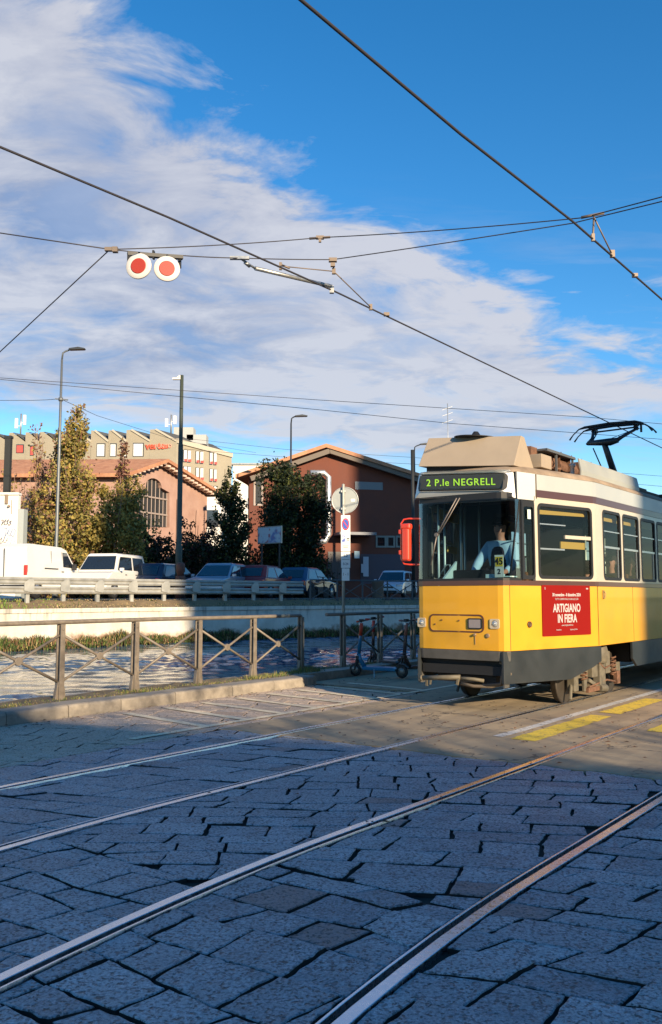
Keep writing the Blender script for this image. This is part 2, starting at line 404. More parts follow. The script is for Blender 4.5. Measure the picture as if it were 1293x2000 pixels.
lay(-3.1, 4.0, 2.195, 3.405, -36, .27, .36, 17, skew=.06); lay(4.01, 7.74, 2.195, 3.405, -9, .25, .46, 12, skew=.05)
lay(-3.1, 3.5, 3.545, 4.965, -33, .265, .36, 18, skew=.06); lay(3.51, 7.70, 3.545, 4.965, -3, .235, .42, 13, skew=.03)
lay(-3.1, 7.62, 5.055, 6.425, -22, .27, .46, 14, skew=.12)
lay(-3.1, 7.58, 6.565, 7.26, -16, .28, .52, 15, flat=.6)
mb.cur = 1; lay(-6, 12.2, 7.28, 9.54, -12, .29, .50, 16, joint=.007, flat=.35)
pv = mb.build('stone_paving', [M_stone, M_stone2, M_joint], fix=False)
for nm, arr in (('tone', tones), ('red', reds)):
    a_ = pv.data.attributes.new(nm, 'FLOAT', 'FACE'); a_.data.foreach_set('value', arr)
tag(pv, kind='structure')

# grooved tram rails: a bright head, a dark groove and a thin guard lip
M_railtop = mat('polished_rail_steel', (.66, .66, .70), .30, 1.0, var=.12, vscale=30, stretch=(1, 1, 1))
M_railside = mat('dark_rail_steel', (.06, .045, .035), .6, .6, var=.3, vscale=20)
labels = ['polished tram rail nearest the canal kerb, running under the far wheels of the tram',
          'tram rail passing under the near side of the yellow tram',
          'tram rail just this side of the tram, between the stones and the yellow dashes',
          'wide bottom tram rail leaving the picture lowest, with a broad dark groove']
def sweep(mbx, prof, off):
    """closed profile of (across, z) swept along the curved track"""
    stations = [-12+i*.4 for i in range(48)]+[8+i*2.0 for i in range(45)]
    rings = []
    for a in stations: rings.append([mbx.pt(AB(a, off+curve_b(a)+y, z)) for y, z in prof])
    k = len(prof)
    for r0, r1 in zip(rings, rings[1:]):
        for i in range(k): mbx.face((r0[i], r0[(i+1) % k], r1[(i+1) % k], r1[i]))
for i, b0 in enumerate(RB):
    s = -1 if i in (0, 2) else 1                    # groove lies on the inner side of each track
    root = empty('tram_rail', AB(0, b0, 0)); root.rotation_euler = (0, 0, 0)
    inv = Matrix.Translation(-root.location)
    mbh = MB(); mbh.M = inv; sweep(mbh, [(s*y, z) for y, z in ((-.034, -.03), (-.034, .003), (-.031, .005), (.025, .005), (.028, .002), (.028, -.03))], b0); mbh.build('rail_head', M_railtop, root)
    mbg = MB(); mbg.M = inv; sweep(mbg, [(s*y, z) for y, z in ((.028, -.031), (.028, -.026), (.066, -.026), (.066, -.031))], b0); mbg.build('groove', M_railside, root)
    mbl = MB(); mbl.M = inv; sweep(mbl, [(s*y, z) for y, z in ((.066, -.03), (.066, .001), (.068, .003), (.078, .003), (.084, -.03))], b0); mbl.build('guard_lip', M_railtop, root)
    tag(root, labels[i], 'rail', 'tram rails set in the paving')

# painted markings, 4 mm above the street, worn through in places
def paint_material(name, col, wear, under):
    m = bpy.data.materials.new(name); m.use_nodes = True; nt = m.node_tree; g = G(nt); b = nt.nodes['Principled BSDF']
    co = g.n('ShaderNodeTexCoord').outputs['Object']
    f = g.ramp(g.m('ADD', g.m('MULTIPLY', g.noise(co, 9, 7, .7), .6), g.m('MULTIPLY', g.noise(co, 60, 3, .6), .4)), [(wear-.05, 0.0), (wear+.05, 1.0)])
    nt.links.new(g.mix(f, under, col), b.inputs['Base Color']); b.inputs['Roughness'].default_value = .75
    bn = g.n('ShaderNodeBump', ins={'Strength': .4, 'Distance': .003, 'Height': g.noise(co, 110, 4, .6)}); nt.links.new(bn.outputs[0], b.inputs['Normal']); return m
M_white = paint_material('worn_white_paint', (.62, .60, .55), .45, (.17, .15, .13))
M_faded = paint_material('faded_white_paint', (.78, .66, .46), .44, (.46, .35, .22))
M_yellow = paint_material('worn_yellow_paint', (.74, .54, .06), .44, (.20, .17, .10))
def stripe(mbx, p, q, w, z, n=14, seed=0, amp=.006):
    rr = random.Random(seed); p, q = Vector(p), Vector(q); d = (q-p).normalized(); nrm = Vector((-d.y, d.x))
    A = [p+(q-p)*(i/n)+nrm*(w/2+rr.uniform(-amp, amp)) for i in range(n+1)]
    B = [p+(q-p)*(i/n)-nrm*(w/2+rr.uniform(-amp, amp)) for i in range(n+1)]
    for i in range(n): mbx.poly([AB(v.x, v.y, z) for v in (A[i], B[i], B[i+1], A[i+1])])
mb = MB(); stripe(mb, (6.4, 7.54), (13.9, 7.54), .11, .0045, 40, 1)
for k in range(8):
    a1 = 7.55+k*.72; stripe(mb, (a1, 7.60), (a1+.2, 9.25), .13, .0035+.0001*k, 10, 10+k, .012)
tag(mb.build('hatched_road_marking', M_faded, fix=False), kind='structure')
mb = MB(); stripe(mb, (8.95, 4.43), (40, 4.43), .12, .0045, 80, 2); tag(mb.build('white_road_line', M_white, fix=False), kind='structure')
mb = MB()
for a0_, a1_ in ((8.9, 11.3), (11.6, 13.6), (14.7, 16.2), (17.5, 19.0)): stripe(mb, (a0_, 4.12), (a1_, 4.12), .29, .0045, 14, int(a0_*10), .012)
for a0_, a1_ in ((10.35, 11.6), (13.2, 14.6)): stripe(mb, (a0_, 3.12), (a1_, 3.12), .27, .0045, 12, int(a0_*7), .012)
tag(mb.build('yellow_road_marking', M_yellow, fix=False), kind='structure')

# kerb of granite blocks with a step back behind the scooters
def kerb_front(a):
    if a < 6.2: return 9.56-.045*(6.2-a)
    return 9.56
mb = MB(); rr = random.Random(5); a = -6.0
while a < 12.15:
    L = min(rr.uniform(.85, 1.25), 12.2-a); b0, b1 = kerb_front(a+.01), kerb_front(a+L-.01); z = .155+rr.uniform(-.006, .006)
    n = 6; w = .40
    prof = [(0.0, -.02), (.004, z-.035), (.015, z-.012), (.04, z), (w, z-.004), (w, -.02)]
    rings = []
    for i in range(n+1):
        t = i/n; aa = lerp(a+.006, a+L-.006, t); bb = lerp(b0, b1, t); chip = rr.uniform(-.006, .006)
        rings.append([mb.pt(AB(aa, bb+y+(chip if y < .05 else 0), zz+rr.uniform(-.003, .003))) for y, zz in prof])
    for r0, r1 in zip(rings, rings[1:]):
        for i in range(5): mb.face((r0[i], r0[i+1], r1[i+1], r1[i]))
    mb.face(rings[0]); mb.face(rings[-1][::-1]); a += L
    if L < .3: break
while a < 60:
    L = rr.uniform(.85, 1.2); mb.M = Matrix.Identity(4)
    mb.box(AB(a+L/2, 10.16, .06), (L-.012, .36, .17+rr.uniform(-.006, .006)), ANG); a += L
mb.box(AB(12.24, 9.98, .066), (.10, .78, .165), ANG)
tag(mb.build('kerb', M_granite_kerb, bevel=.008), kind='structure')
# verge between kerb and water, with its lumpy soil and a concrete lip over the water
mb = MB(); rr = random.Random(9)
def verge(a0, a1, b0, b1, z, na, nb):
    g_ = [[mb.pt(AB(lerp(a0, a1, i/na), lerp(b0, b1, j/nb), z+rr.uniform(-.012, .018)*(0 if j in (0, nb) else 1)+.012*math.sin(i*.9+j))) for j in range(nb+1)] for i in range(na+1)]
    for i in range(na):
        for j in range(nb): mb.face((g_[i][j], g_[i+1][j], g_[i+1][j+1], g_[i][j+1]))
verge(-8, 12.3, 9.93, 10.74, .125, 120, 8); verge(12.3, 60, 10.30, 10.74, .12, 150, 4)
tag(mb.build('grass_verge', M_soil, fix=False), kind='structure')
mb = MB(); a = -10
while a < 60: mb.box(AB(a+1.0, 10.86, -.6), (1.985, .28, 1.40+rr.uniform(-.01, .01)), ANG); a += 2.0
tag(mb.build('bank_edge', M_coping, bevel=.012), kind='structure')

# ---------------------------------------------------------------- water
def water_material():
    m = bpy.data.materials.new('canal_water'); m.use_nodes = True; nt = m.node_tree; g = G(nt); b = nt.nodes['Principled BSDF']
    b.inputs['Base Color'].default_value = (.035, .09, .16, 1); b.inputs['Roughness'].default_value = .03; b.inputs['IOR'].default_value = 1.33
    co = g.n('ShaderNodeTexCoord').outputs['Object']
    h = g.noise(co, 9.0, 4, .6, .8)
    bn = g.n('ShaderNodeBump', ins={'Strength': .3, 'Distance': .01, 'Height': h}); nt.links.new(bn.outputs[0], b.inputs['Normal']); return m
WV = []; rr = random.Random(88)
for i in range(20):
    lam = .27*1.072**i; th_ = rr.gauss(.5, .9); WV.append((2*math.pi/lam*math.cos(th_), 2*math.pi/lam*math.sin(th_), rr.uniform(0, 6.28), lam*rr.uniform(.008, .0145)))
mb = MB(); mb.smooth = True; A_, B_ = [], []
a = 3.0
while a < 52: A_.append(a); a += .10 if a < 38 else .4
b = 10.7
while b < 27: B_.append(b); b += .12
grid = []
for a in A_:
    row_ = []
    for b in B_:
        h = sum(am*math.sin(kx*a+ky*b+ph) for kx, ky, ph, am in WV); f = .6+.4*math.sin(a*.35+b*.5); row_.append(mb.pt(AB(a, b, -.12+h*f)))
    grid.append(row_)
for i in range(len(A_)-1):
    for j in range(len(B_)-1): mb.face((grid[i][j], grid[i+1][j], grid[i+1][j+1], grid[i][j+1]))
mb.smooth = False
for q in ([(-200, 10.7), (3.0, 10.7), (3.0, 60), (-200, 60)], [(A_[-1], 10.7), (300, 10.7), (300, 60), (A_[-1], 60)], [(3.0, B_[-1]), (A_[-1], B_[-1]), (A_[-1], 60), (3.0, 60)]): mb.poly([AB(x, y, -.12) for x, y in q])
tag(mb.build('canal_water', water_material(), fix=False), kind='structure')
# ---------------------------------------------------------------- far bank
BANK = [(-42, -10), (-18.5, 15.4), (-10.2, 26.2), (-6.9, 30.2), (-4.3, 32.7), (-1.0, 35.4), (3.3, 38.3), (10, 42.3), (30, 52), (90, 82)]
def bank_at(t):                                     # arc length from the third vertex
    pts = [Vector((x, y)) for x, y in BANK]; acc = 0; L = [0]
    for p, q in zip(pts, pts[1:]): L.append(L[-1]+(q-p).length)
    t += L[2]
    for i in range(len(pts)-1):
        if t <= L[i+1] or i == len(pts)-2:
            d = (pts[i+1]-pts[i]).normalized(); return pts[i]+d*(t-L[i]), d
def bank_pt(t, off, z):
    p, _ = bank_at(t); d = (bank_at(t+1.2)[0]-bank_at(t-1.2)[0]).normalized(); n = Vector((-d.y, d.x)); q = p+n*off; return Vector((q.x, q.y, z))
ROADZ = 1.45
mb = MB()
sts = [-40, -25]+[-12+i*1.5 for i in range(40)]+[60, 80, 100]
rows = [(1.2, 1.40), (1.9, ROADZ), (9, ROADZ), (30, ROADZ), (300, 1.6), (1400, 2)]
gr = [[mb.pt(bank_pt(t, o, z)) for o, z in rows] for t in sts]
for i in range(len(sts)-1):
    for j in range(len(rows)-1): mb.face((gr[i][j], gr[i+1][j], gr[i+1][j+1], gr[i][j+1]))
tag(mb.build('far_road', mat('far_asphalt', (.10, .095, .085), .9, var=.25, vscale=.8, bump=.004)), kind='structure')
# the retaining wall of the far bank: stained plaster over a rough foot
def wall_material():
    m = bpy.data.materials.new('stained_plaster'); m.use_nodes = True; nt = m.node_tree; g = G(nt); b = nt.nodes['Principled BSDF']; b.inputs['Roughness'].default_value = .9
    co = g.n('ShaderNodeTexCoord').outputs['Object']; sp = g.n('ShaderNodeSeparateXYZ'); nt.links.new(co, sp.inputs[0])
    st = g.noise(g.mapping(co, scale=(1.6, 1.6, .12)), 3.2, 5, .65)
    drip = g.ramp(st, [(.52, 0.0), (.66, 1.0)])
    top = g.m('MULTIPLY', g.m('SUBTRACT', sp.outputs[2], .45), 1.6, clamp=True)
    c = g.mix(g.ramp(g.noise(co, 1.3, 6, .65), [(.35, 0.0), (.65, 1.0)]), (.50, .46, .38), (.66, .61, .52))
    c = g.mix(g.m('MULTIPLY', g.m('MULTIPLY', drip, top), .75), c, (.22, .20, .17))
    low = g.m('MULTIPLY', g.m('SUBTRACT', g.m('ADD', .32, g.m('MULTIPLY', g.m('SUBTRACT', g.noise(co, 1.1, 6, .7), .5), 1.1)), sp.outputs[2]), 5.0, clamp=True)
    c = g.mix(low, c, (.22, .13, .075))
    moss = g.m('MULTIPLY', g.m('SUBTRACT', g.m('ADD', .10, g.m('MULTIPLY', g.m('SUBTRACT', g.noise(co, 2.1, 6, .7), .5), .6)), sp.outputs[2]), 6.0, clamp=True)
    c = g.mix(moss, c, (.05, .055, .018))
    nt.links.new(c, b.inputs['Base Color'])
    bn = g.n('ShaderNodeBump', ins={'Strength': .5, 'Distance': .02, 'Height': g.noise(co, 9, 6, .6)}); nt.links.new(bn.outputs[0], b.inputs['Normal']); return m
mb = MB(); sts = [-40, -25]+[-12+i*.75 for i in range(80)]+[60, 80, 100]
prof = [(.0, -1.3), (.0, -.1), (.05, .9), (.05, 1.0), (.0, 1.02), (.0, 1.15), (.38, 1.15), (.38, -.5)]
gr = [[mb.pt(bank_pt(t, o, z)) for o, z in prof] for t in sts]
for i in range(len(sts)-1):
    for j in range(len(prof)-1): mb.face((gr[i][j], gr[i+1][j], gr[i+1][j+1], gr[i][j+1]))
w_ = mb.build('canal_wall', wall_material()); tag(w_, 'long stained plaster retaining wall along the far side of the canal', 'wall')
mb = MB(); prof = [(.36, 1.13), (.7, 1.24), (1.0, 1.36), (1.25, 1.39), (1.6, 1.42)]
sts = [-30]+[-12+i*.4 for i in range(150)]+[60, 80, 100]
rr = random.Random(4); gr = [[mb.pt(bank_pt(t, o, z+(rr.uniform(-.03, .04) if 0 < j < 4 else 0))) for j, (o, z) in enumerate(prof)] for t in sts]
for i in range(len(sts)-1):
    for j in range(len(prof)-1): mb.face((gr[i][j], gr[i+1][j], gr[i+1][j+1], gr[i][j+1]))
tag(mb.build('far_verge', mat('dry_verge', (.16, .11, .06), .95, col2=(.24, .17, .09), vscale=2.5, bump=.02, bscale=12), fix=False), kind='structure')

# ---------------------------------------------------------------- grass (nobody could count it)
def blades(name, spots, mats, h0, h1, w, seed, lean=.5, label=None, mixw=None):
    rr = random.Random(seed); mb = MB()
    for P, hs in spots:
        h = rr.uniform(h0, h1)*hs; t = rr.uniform(0, 6.283); l = rr.uniform(0, lean)*h; dx, dy = math.cos(t)*l, math.sin(t)*l
        s = rr.uniform(0, 6.283); wx, wy = math.cos(s)*w/2, math.sin(s)*w/2
        mb.cur = rr.choices(range(len(mats)), mixw)[0] if mixw else rr.randrange(len(mats))
        a_, b_ = mb.pt(P+Vector((wx, wy, 0))), mb.pt(P-Vector((wx, wy, 0)))
        c_, d_ = mb.pt(P+Vector((dx*.35-wx*.7, dy*.35-wy*.7, h*.6))), mb.pt(P+Vector((dx*.35+wx*.7, dy*.35+wy*.7, h*.6))); e_ = mb.pt(P+Vector((dx, dy, h)))
        mb.face((a_, b_, c_, d_)); mb.face((d_, c_, e_))
    o = mb.build(name, mats, fix=False); return tag(o, label, name.replace('_', ' '), kind='stuff')
M_g1 = mat('grass_green', (.09, .15, .025), .7); M_g2 = mat('grass_yellow', (.24, .23, .055), .75); M_g3 = mat('grass_straw', (.33, .24, .11), .8); M_g4 = mat('grass_dark', (.045, .07, .016), .8)
rr = random.Random(21); sp = []
for k in range(5200):
    a = rr.uniform(4, 13.2); b = 10.2+rr.gauss(0, .13)
    f = 1.0 if a > 11.2 else (.55 if rr.random() < .5 else .0)
    if abs(a-8.9) < .4: f = .7
    if f and 10.0 < b < 10.72: sp.append((AB(a, b, .12), f*(1.25 if a > 12 else 1)))
for k in range(2600):
    a = rr.uniform(12.4, 24); b = rr.uniform(10.32, 10.72); sp.append((AB(a, b, .11), .8))
for k in range(500):
    a = 12.95+rr.gauss(0, .12); sp.append((AB(a, 10.3+rr.gauss(0, .1), .12), 1.9))
blades('verge_grass', sp, [M_g1, M_g2, M_g3, M_g4], .03, .085, .008, 22, 1.0, 'low mixed grass growing on the near bank under the railing', (4, 4, 3, 2))
sp = []
for k in range(9000):
    t = rr.uniform(-9, 22); o = rr.uniform(.38, 1.5); z = lerp(1.14, 1.40, min(1, (o-.36)/.9)); green = t < 1.0
    if not green and rr.random() < .45: continue
    sp.append((bank_pt(t, o, z), 1.35 if green else .7))
gsp = [q for q in sp if q[0].x < -9.2+rr.uniform(-.8, .8)]; dsp = [q for q in sp if q[0].x >= -9.2]
blades('far_bank_grass', gsp, [M_g1, M_g2, mat('grass_bright', (.17, .27, .04), .7)], .04, .12, .03, 23, .8, 'bright green grass on top of the far canal wall', (3, 3, 4))
blades('dry_bank_grass', dsp, [M_g3, mat('straw_pale', (.42, .31, .17), .8), M_g4], .03, .09, .03, 24, .9, 'dry straw coloured grass below the guard rail')
sp = []
for k in range(19000):
    t = rr.uniform(-9, 26); f = .5+.5*math.sin(t*1.7)+.4*math.sin(t*4.1+1); z = rr.uniform(-.12, .10+.12*f)
    sp.append((bank_pt(t, -rr.uniform(.0, .35)*(1-max(0, z)*2), z-.02), max(.25, .6+.5*f)))
blades('waterline_weeds', sp, [M_g4, M_g1, M_g3, M_g2, mat('reed_brown', (.16, .09, .045), .85)], .07, .22, .03, 25, .9, 'rough green and brown weeds along the waterline of the far wall', (7, 2, 1.5, 1, 5))
# fallen leaves and grit on the street
rr = random.Random(31); mb = MB()
for k in range(420):
    if k < 300: a = rr.uniform(5, 14); b = rr.choice([rr.uniform(3.0, 6.4), 7.0+rr.gauss(0, .5), 9.3+rr.gauss(0, .15)])
    else: a = rr.uniform(7.4, 12); b = rr.uniform(2, 6.4)
    P = AB(a, min(b, 9.5), .012); s = rr.uniform(.012, .035); t = rr.uniform(0, 6.28)
    mb.M = Matrix.Translation(P) @ Matrix.Rotation(t, 4, 'Z'); mb.cur = rr.randrange(2)
    mb.poly([(-s, 0, 0), (-s*.2, -s*.5, s*.3), (s, -s*.1, s*.15), (s*.1, s*.6, s*.35)])
tag(mb.build('fallen_leaves', [mat('dead_leaf', (.16, .07, .03), .8), mat('dark_leaf', (.05, .03, .02), .8)], fix=False), 'scattered brown leaves and grit lying on the street', 'fallen leaves', kind='stuff')
# ================================================================ the tram (local x = towards its rear, y = towards the canal)
M_yel = mat('tram_yellow', (.66, .33, .022), .40, spec=.3, var=.06, vscale=1.3, dirt=.16, coat=.35, bump=.0012, bscale=5)
M_cream = mat('tram_cream', (.50, .44, .345), .35, var=.05, vscale=2, dirt=.14, coat=.3)
M_brown = mat('tram_brown_band', (.075, .028, .022), .35, coat=.3)
M_white = mat('tram_white', (.40, .405, .385), .4, var=.05, vscale=2, dirt=.08, coat=.2)
M_dark = mat('tram_skirt', (.028, .032, .034), .42, var=.15, vscale=2.5, dirt=.35, coat=.15)
M_bump = mat('tram_bumper_strip', (.085, .08, .072), .5, var=.2, vscale=5)
M_rub = mat('black_rubber', (.014, .014, .015), .55)
M_black = mat('matt_black', (.010, .010, .011), .7)
M_beige = mat('roof_box_beige', (.36, .285, .205), .55, var=.05, vscale=1.5, dirt=.22)
M_roof = mat('dusty_roof', (.30, .22, .15), .85, var=.25, vscale=3, dirt=.5)
M_alu = mat('aluminium', (.62, .61, .58), .35, .85)
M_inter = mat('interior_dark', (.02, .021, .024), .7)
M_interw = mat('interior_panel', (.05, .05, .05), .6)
M_blind = mat('yellow_cove', (.75, .52, .12), .6)
M_glass = glassmat('tram_glass', (.58, .60, .60), .5, .02)
M_wglass = glassmat('windscreen_glass', (.50, .60, .68), .14, .02)
M_bogie = mat('bogie_paint', (.14, .12, .085), .65, var=.25, vscale=9, dirt=.85)
M_rust = mat('rusty_steel', (.17, .085, .05), .8, .2, var=.4, vscale=12)
M_green = mat('display_green', (.40, .80, .05), .5, emit=.10)
M_redp = mat('mirror_red', (.72, .05, .018), .35, coat=.5)
tram = empty('tram', AB(10.654, 5.82, 0), ANG)
tag(tram, 'yellow and cream tram with brown bands, red poster on its side and raised pantograph', 'tram')
HWN, HW, UK, U1 = .68, 1.2, 2.0, 8.9
NX, NY = .9678, .2516
def NP(s, z, off=0.0, sg=-1): return Vector((s*NX-off*NY, sg*(HWN+s*NY+off*NX), z))
def offset_line(pl, d):
    out = []; n = len(pl)
    for i, p in enumerate(pl):
        p = Vector(p); a = Vector(pl[max(i-1, 0)]); b = Vector(pl[min(i+1, n-1)])
        d0 = (p-a).normalized() if i else (b-p).normalized(); d1 = (b-p).normalized() if i < n-1 else d0
        n0, n1 = Vector((-d0.y, d0.x)), Vector((-d1.y, d1.x)); m = (n0+n1).normalized(); k = 1/max(.35, m.dot(n0)); out.append(p+m*d*k)
    return out
def strip(mb, pl, z0, z1, o0, o1, o0b=None):
    """upright band along a plan line; offsets positive = outwards"""
    s0, s1 = offset_line(pl, o0), offset_line(pl, o1); s2 = offset_line(pl, o0 if o0b is None else o0b)
    A = [mb.pt((p.x, p.y, z0)) for p in s2]; B = [mb.pt((p.x, p.y, z1)) for p in s0]; C = [mb.pt((p.x, p.y, z1)) for p in s1]; D = [mb.pt((p.x, p.y, z0)) for p in s1]
    for i in range(len(pl)-1):
        mb.face((A[i], A[i+1], B[i+1], B[i])); mb.face((B[i], B[i+1], C[i+1], C[i])); mb.face((C[i], C[i+1], D[i+1], D[i])); mb.face((D[i], D[i+1], A[i+1], A[i]))
    mb.face((A[0], B[0], C[0], D[0])); mb.face((A[-1], D[-1], C[-1], B[-1]))
# plan runs near side rear -> nose -> far side rear; outwards is on the left of travel
def plan(ufrom=0.0, near=None, far=None):
    pl = [(U1, -HW), (UK+.06, -HW), (UK-.05, -HW+.013), tuple(NP(.10, 0)[:2]), (.018, -HWN+.03), (0, -HWN+.10), (-.012, -.3), (-.016, 0), (-.012, .3), (0, HWN-.10), (.018, HWN-.03), tuple(NP(.10, 0, sg=1)[:2]), (UK-.05, HW-.013), (UK+.06, HW), (U1, HW)]
    return pl
PL = plan()
def sub(pl, smin): return [p for p in pl if p[0] <= smin]
mb = MB(); strip(mb, PL, .82, 1.69, 0, -.04); mb.build('yellow_panel', M_yel, tram, bevel=.004)
mb = MB(); strip(mb, PL, 1.692, 1.758, .005, -.03); mb.build('waist_band', M_brown, tram)
# skirt: nose corners, cut away over the bogie
nose_plan = [tuple(NP(1.36, 0)[:2])]+PL[3:-3]+[tuple(NP(1.36, 0, sg=1)[:2])]
mb = MB()
for sg in (-1, 1):
    pts = [(-.03, .815), (2.15, .815), (2.15, .60), (1.95, .52), (1.40, .375), (.10, .39), (-.03, .39)]
    mb.extrude(pts, [], lambda s, z: NP(s, z, -.012, sg), lambda s, z: NP(s, z, -.05, sg))
    pts = [(3.55, .815), (U1, .815), (U1, .42), (3.75, .42), (3.55, .55)]
    mb.extrude(pts, [], lambda s, z: Vector((s, sg*(HW-.012), z)), lambda s, z: Vector((s, sg*(HW-.05), z)))
mb.build('skirt', M_dark, tram, bevel=.004)
mb = MB(); fp = PL[3:-3]; strip(mb, fp, .685, .816, .012, -.06, -.002); mb.build('bumper_strip', M_bump, tram, bevel=.006)
mb = MB(); mb.box((.12, 0, .60), (.03, 1.3, .17)); mb.box((1.0, 0, .55), (1.9, 1.25, .12)); mb.box((.62, 0, .42), (.9, .9, .10)); mb.tube([(.02, -.64, .67), (.0, -.6, .40), (.04, -.2, .33), (.05, .1, .36)], .022)
mb.build('underframe', M_black, tram)
# cab and side walls with window openings
def wall_np(sg):
    mb = MB(); mb.extrude([(.655, 1.76), (2.0666, 1.76), (2.0666, 2.92), (.655, 2.92)], [rrect(.745, 1.815, 1.955, 2.815, .06)], lambda s, z: NP(s, z, 0, sg), lambda s, z: NP(s, z, -.045, sg))
    return mb
def side_wall(sg, x0, x1, wins):
    mb = MB(); mb.extrude([(x0, 1.76), (x1, 1.76), (x1, 2.92), (x0, 2.92)], [rrect(a, 1.815, b, 2.83, .06) for a, b in wins], lambda s, z: Vector((s, sg*HW, z)), lambda s, z: Vector((s, sg*(HW-.045), z)))
    return mb
WINS = [(UK+.33+.9*k, UK+1.08+.9*k) for k in range(7)]
for sg in (-1, 1):
    wall_np(sg).build('cab_side_panel', M_cream, tram, bevel=.003)
    side_wall(sg, UK+.002, U1, WINS).build('side_panel', M_cream, tram, bevel=.003)
def window(fmap, a, b, z0=1.815, z1=2.83, bars=(), label=None, parent=tram, gl=None):
    """rubber gasket with a pane and aluminium sash bars under it"""
    mb = MB(); mb.extrude(rrect(a-.028, z0-.028, b+.028, z1+.028, .085), [rrect(a+.016, z0+.016, b-.016, z1-.016, .05)], lambda s, z: fmap(s, z, .007), lambda s, z: fmap(s, z, -.03))
    w = mb.build('window', M_rub, parent)
    mb = MB(); pts = rrect(a+.01, z0+.01, b-.01, z1-.01, .055); mb.poly([fmap(s, z, -.014) for s, z in pts]); mb.build('pane', gl or M_glass, w, fix=False)
    for (p, q, zz, hh) in bars:
        mb = MB(); mb.extrude([(p, zz), (q, zz), (q, zz+hh), (p, zz+hh)], [], lambda s, z: fmap(s, z, .000), lambda s, z: fmap(s, z, -.02)); mb.build('sash_bar', M_alu, w)
    return w
for sg in (-1, 1):
    fm = lambda s, z, o, sg=sg: NP(s, z, o, sg)
    window(fm, .745, 1.955, 1.815, 2.815, [(.77, 1.35, 2.545, .016), (.77, 1.32, 2.195, .022)])
    mbx = MB(); mbx.extrude([(1.33, 2.365), (1.96, 2.365), (1.96, 2.415), (1.33, 2.415)], [], lambda s, z: NP(s, z, .006, sg), lambda s, z: NP(s, z, -.03, sg)); mbx.build('window_bar', M_cream, tram)
    for a, b in WINS:
        window(lambda s, z, o, sg=sg: Vector((s, sg*(HW+o), z)), a, b, bars=[(a+.02, b-.02, 2.525, .018), (a+.02, b-.02, 2.275, .032), (b-.11, b-.095, 1.83, .45)])
    mbx = MB(); mbx.extrude(rrect(.36, 1.775, .652, 2.86, .05), [rrect(.42, 1.83, .625, 2.775, .04)], lambda s, z: NP(s, z, .004, sg), lambda s, z: NP(s, z, -.04, sg))
    qw = mbx.build('quarter_window', M_rub, tram)
    mbx = MB(); mbx.poly([NP(s, z, -.012, sg) for s, z in rrect(.41, 1.82, .63, 2.785, .045)]); mbx.build('pane', M_glass, qw, fix=False)
mbx = MB(); mbx.box(NP(.53, 2.67, .007), (.07, .004, .13), math.atan2(-NY, NX)); mbx.build('sticker', mat('white_sticker', (.6, .68, .62), .6), tram)
# windscreen
wp = [tuple(NP(.36, 0)[:2])]+PL[3:-3]+[tuple(NP(.36, 0, sg=1)[:2])]
mb = MB(); mb.smooth = True; o_ = offset_line(wp, .002)
A = [mb.pt((p.x, p.y, 1.775)) for p in o_]; B = [mb.pt((p.x+.02, p.y, 2.865)) for p in o_]
for i in range(len(o_)-1): mb.face((A[i], A[i+1], B[i+1], B[i]))
ws = mb.build('windscreen', M_wglass, tram, fix=False)
mb = MB(); strip(mb, wp, 1.755, 1.79, .004, -.03); strip(mb, wp, 2.845, 2.95, -.02, -.08)
for sg in (-1, 1): mb.bar(NP(.365, 1.77, .002, sg), NP(.365, 2.86, .002, sg), .035); mb.bar(NP(.12, 1.78, -.01, sg), NP(.34, 2.85, -.01, sg), .02)
mb.build('windscreen_seal', M_rub, tram)
# brown upper band and grey-white eaves
up = [p for p in PL if p[1] < 0 and p[0] > .7]+[tuple(NP(.69, 0)[:2])]
upf = [(x, -y) for x, y in up][::-1]
mb = MB()
for pl in (up, upf): strip(mb, pl, 2.922, 3.02, .005, -.03)
mb.build('upper_band', M_brown, tram)
mb = MB()
for pl in (up, upf): strip(mb, pl, 3.022, 3.245, .0, -.04)
mb.build('eaves_panel', M_white, tram, bevel=.004)
cap = [tuple(NP(.688, 0)[:2]), tuple(NP(.30, 0)[:2]), (.40, -.64), (.36, -.45), (.20, .5), (.17, .66), tuple(NP(.30, 0, sg=1)[:2]), tuple(NP(.688, 0, sg=1)[:2])]
mb = MB(); strip(mb, cap, 2.868, 3.245, .002, -.05)
mb.build('cab_head', mat('cab_head_white', (.55, .55, .52), .4, var=.04, vscale=2, dirt=.1), tram, bevel=.004)
mb = MB(); mb.bar(NP(.70, 2.9, .004), NP(.70, 3.24, .004), .012); mb.bar(NP(.655, 2.87, .003), NP(.655, 2.93, .003), .008)
mb.bar(NP(.10, .83, .0), NP(.10, 1.69, .0), .006); mb.bar((UK+.02, -HW, .83), (UK+.02, -HW, 1.69), .006); mb.bar((3.6, -HW, .83), (3.6, -HW, 1.69), .006)
mb.build('panel_seam', mat('seam', (.10, .06, .03), .7), tram)
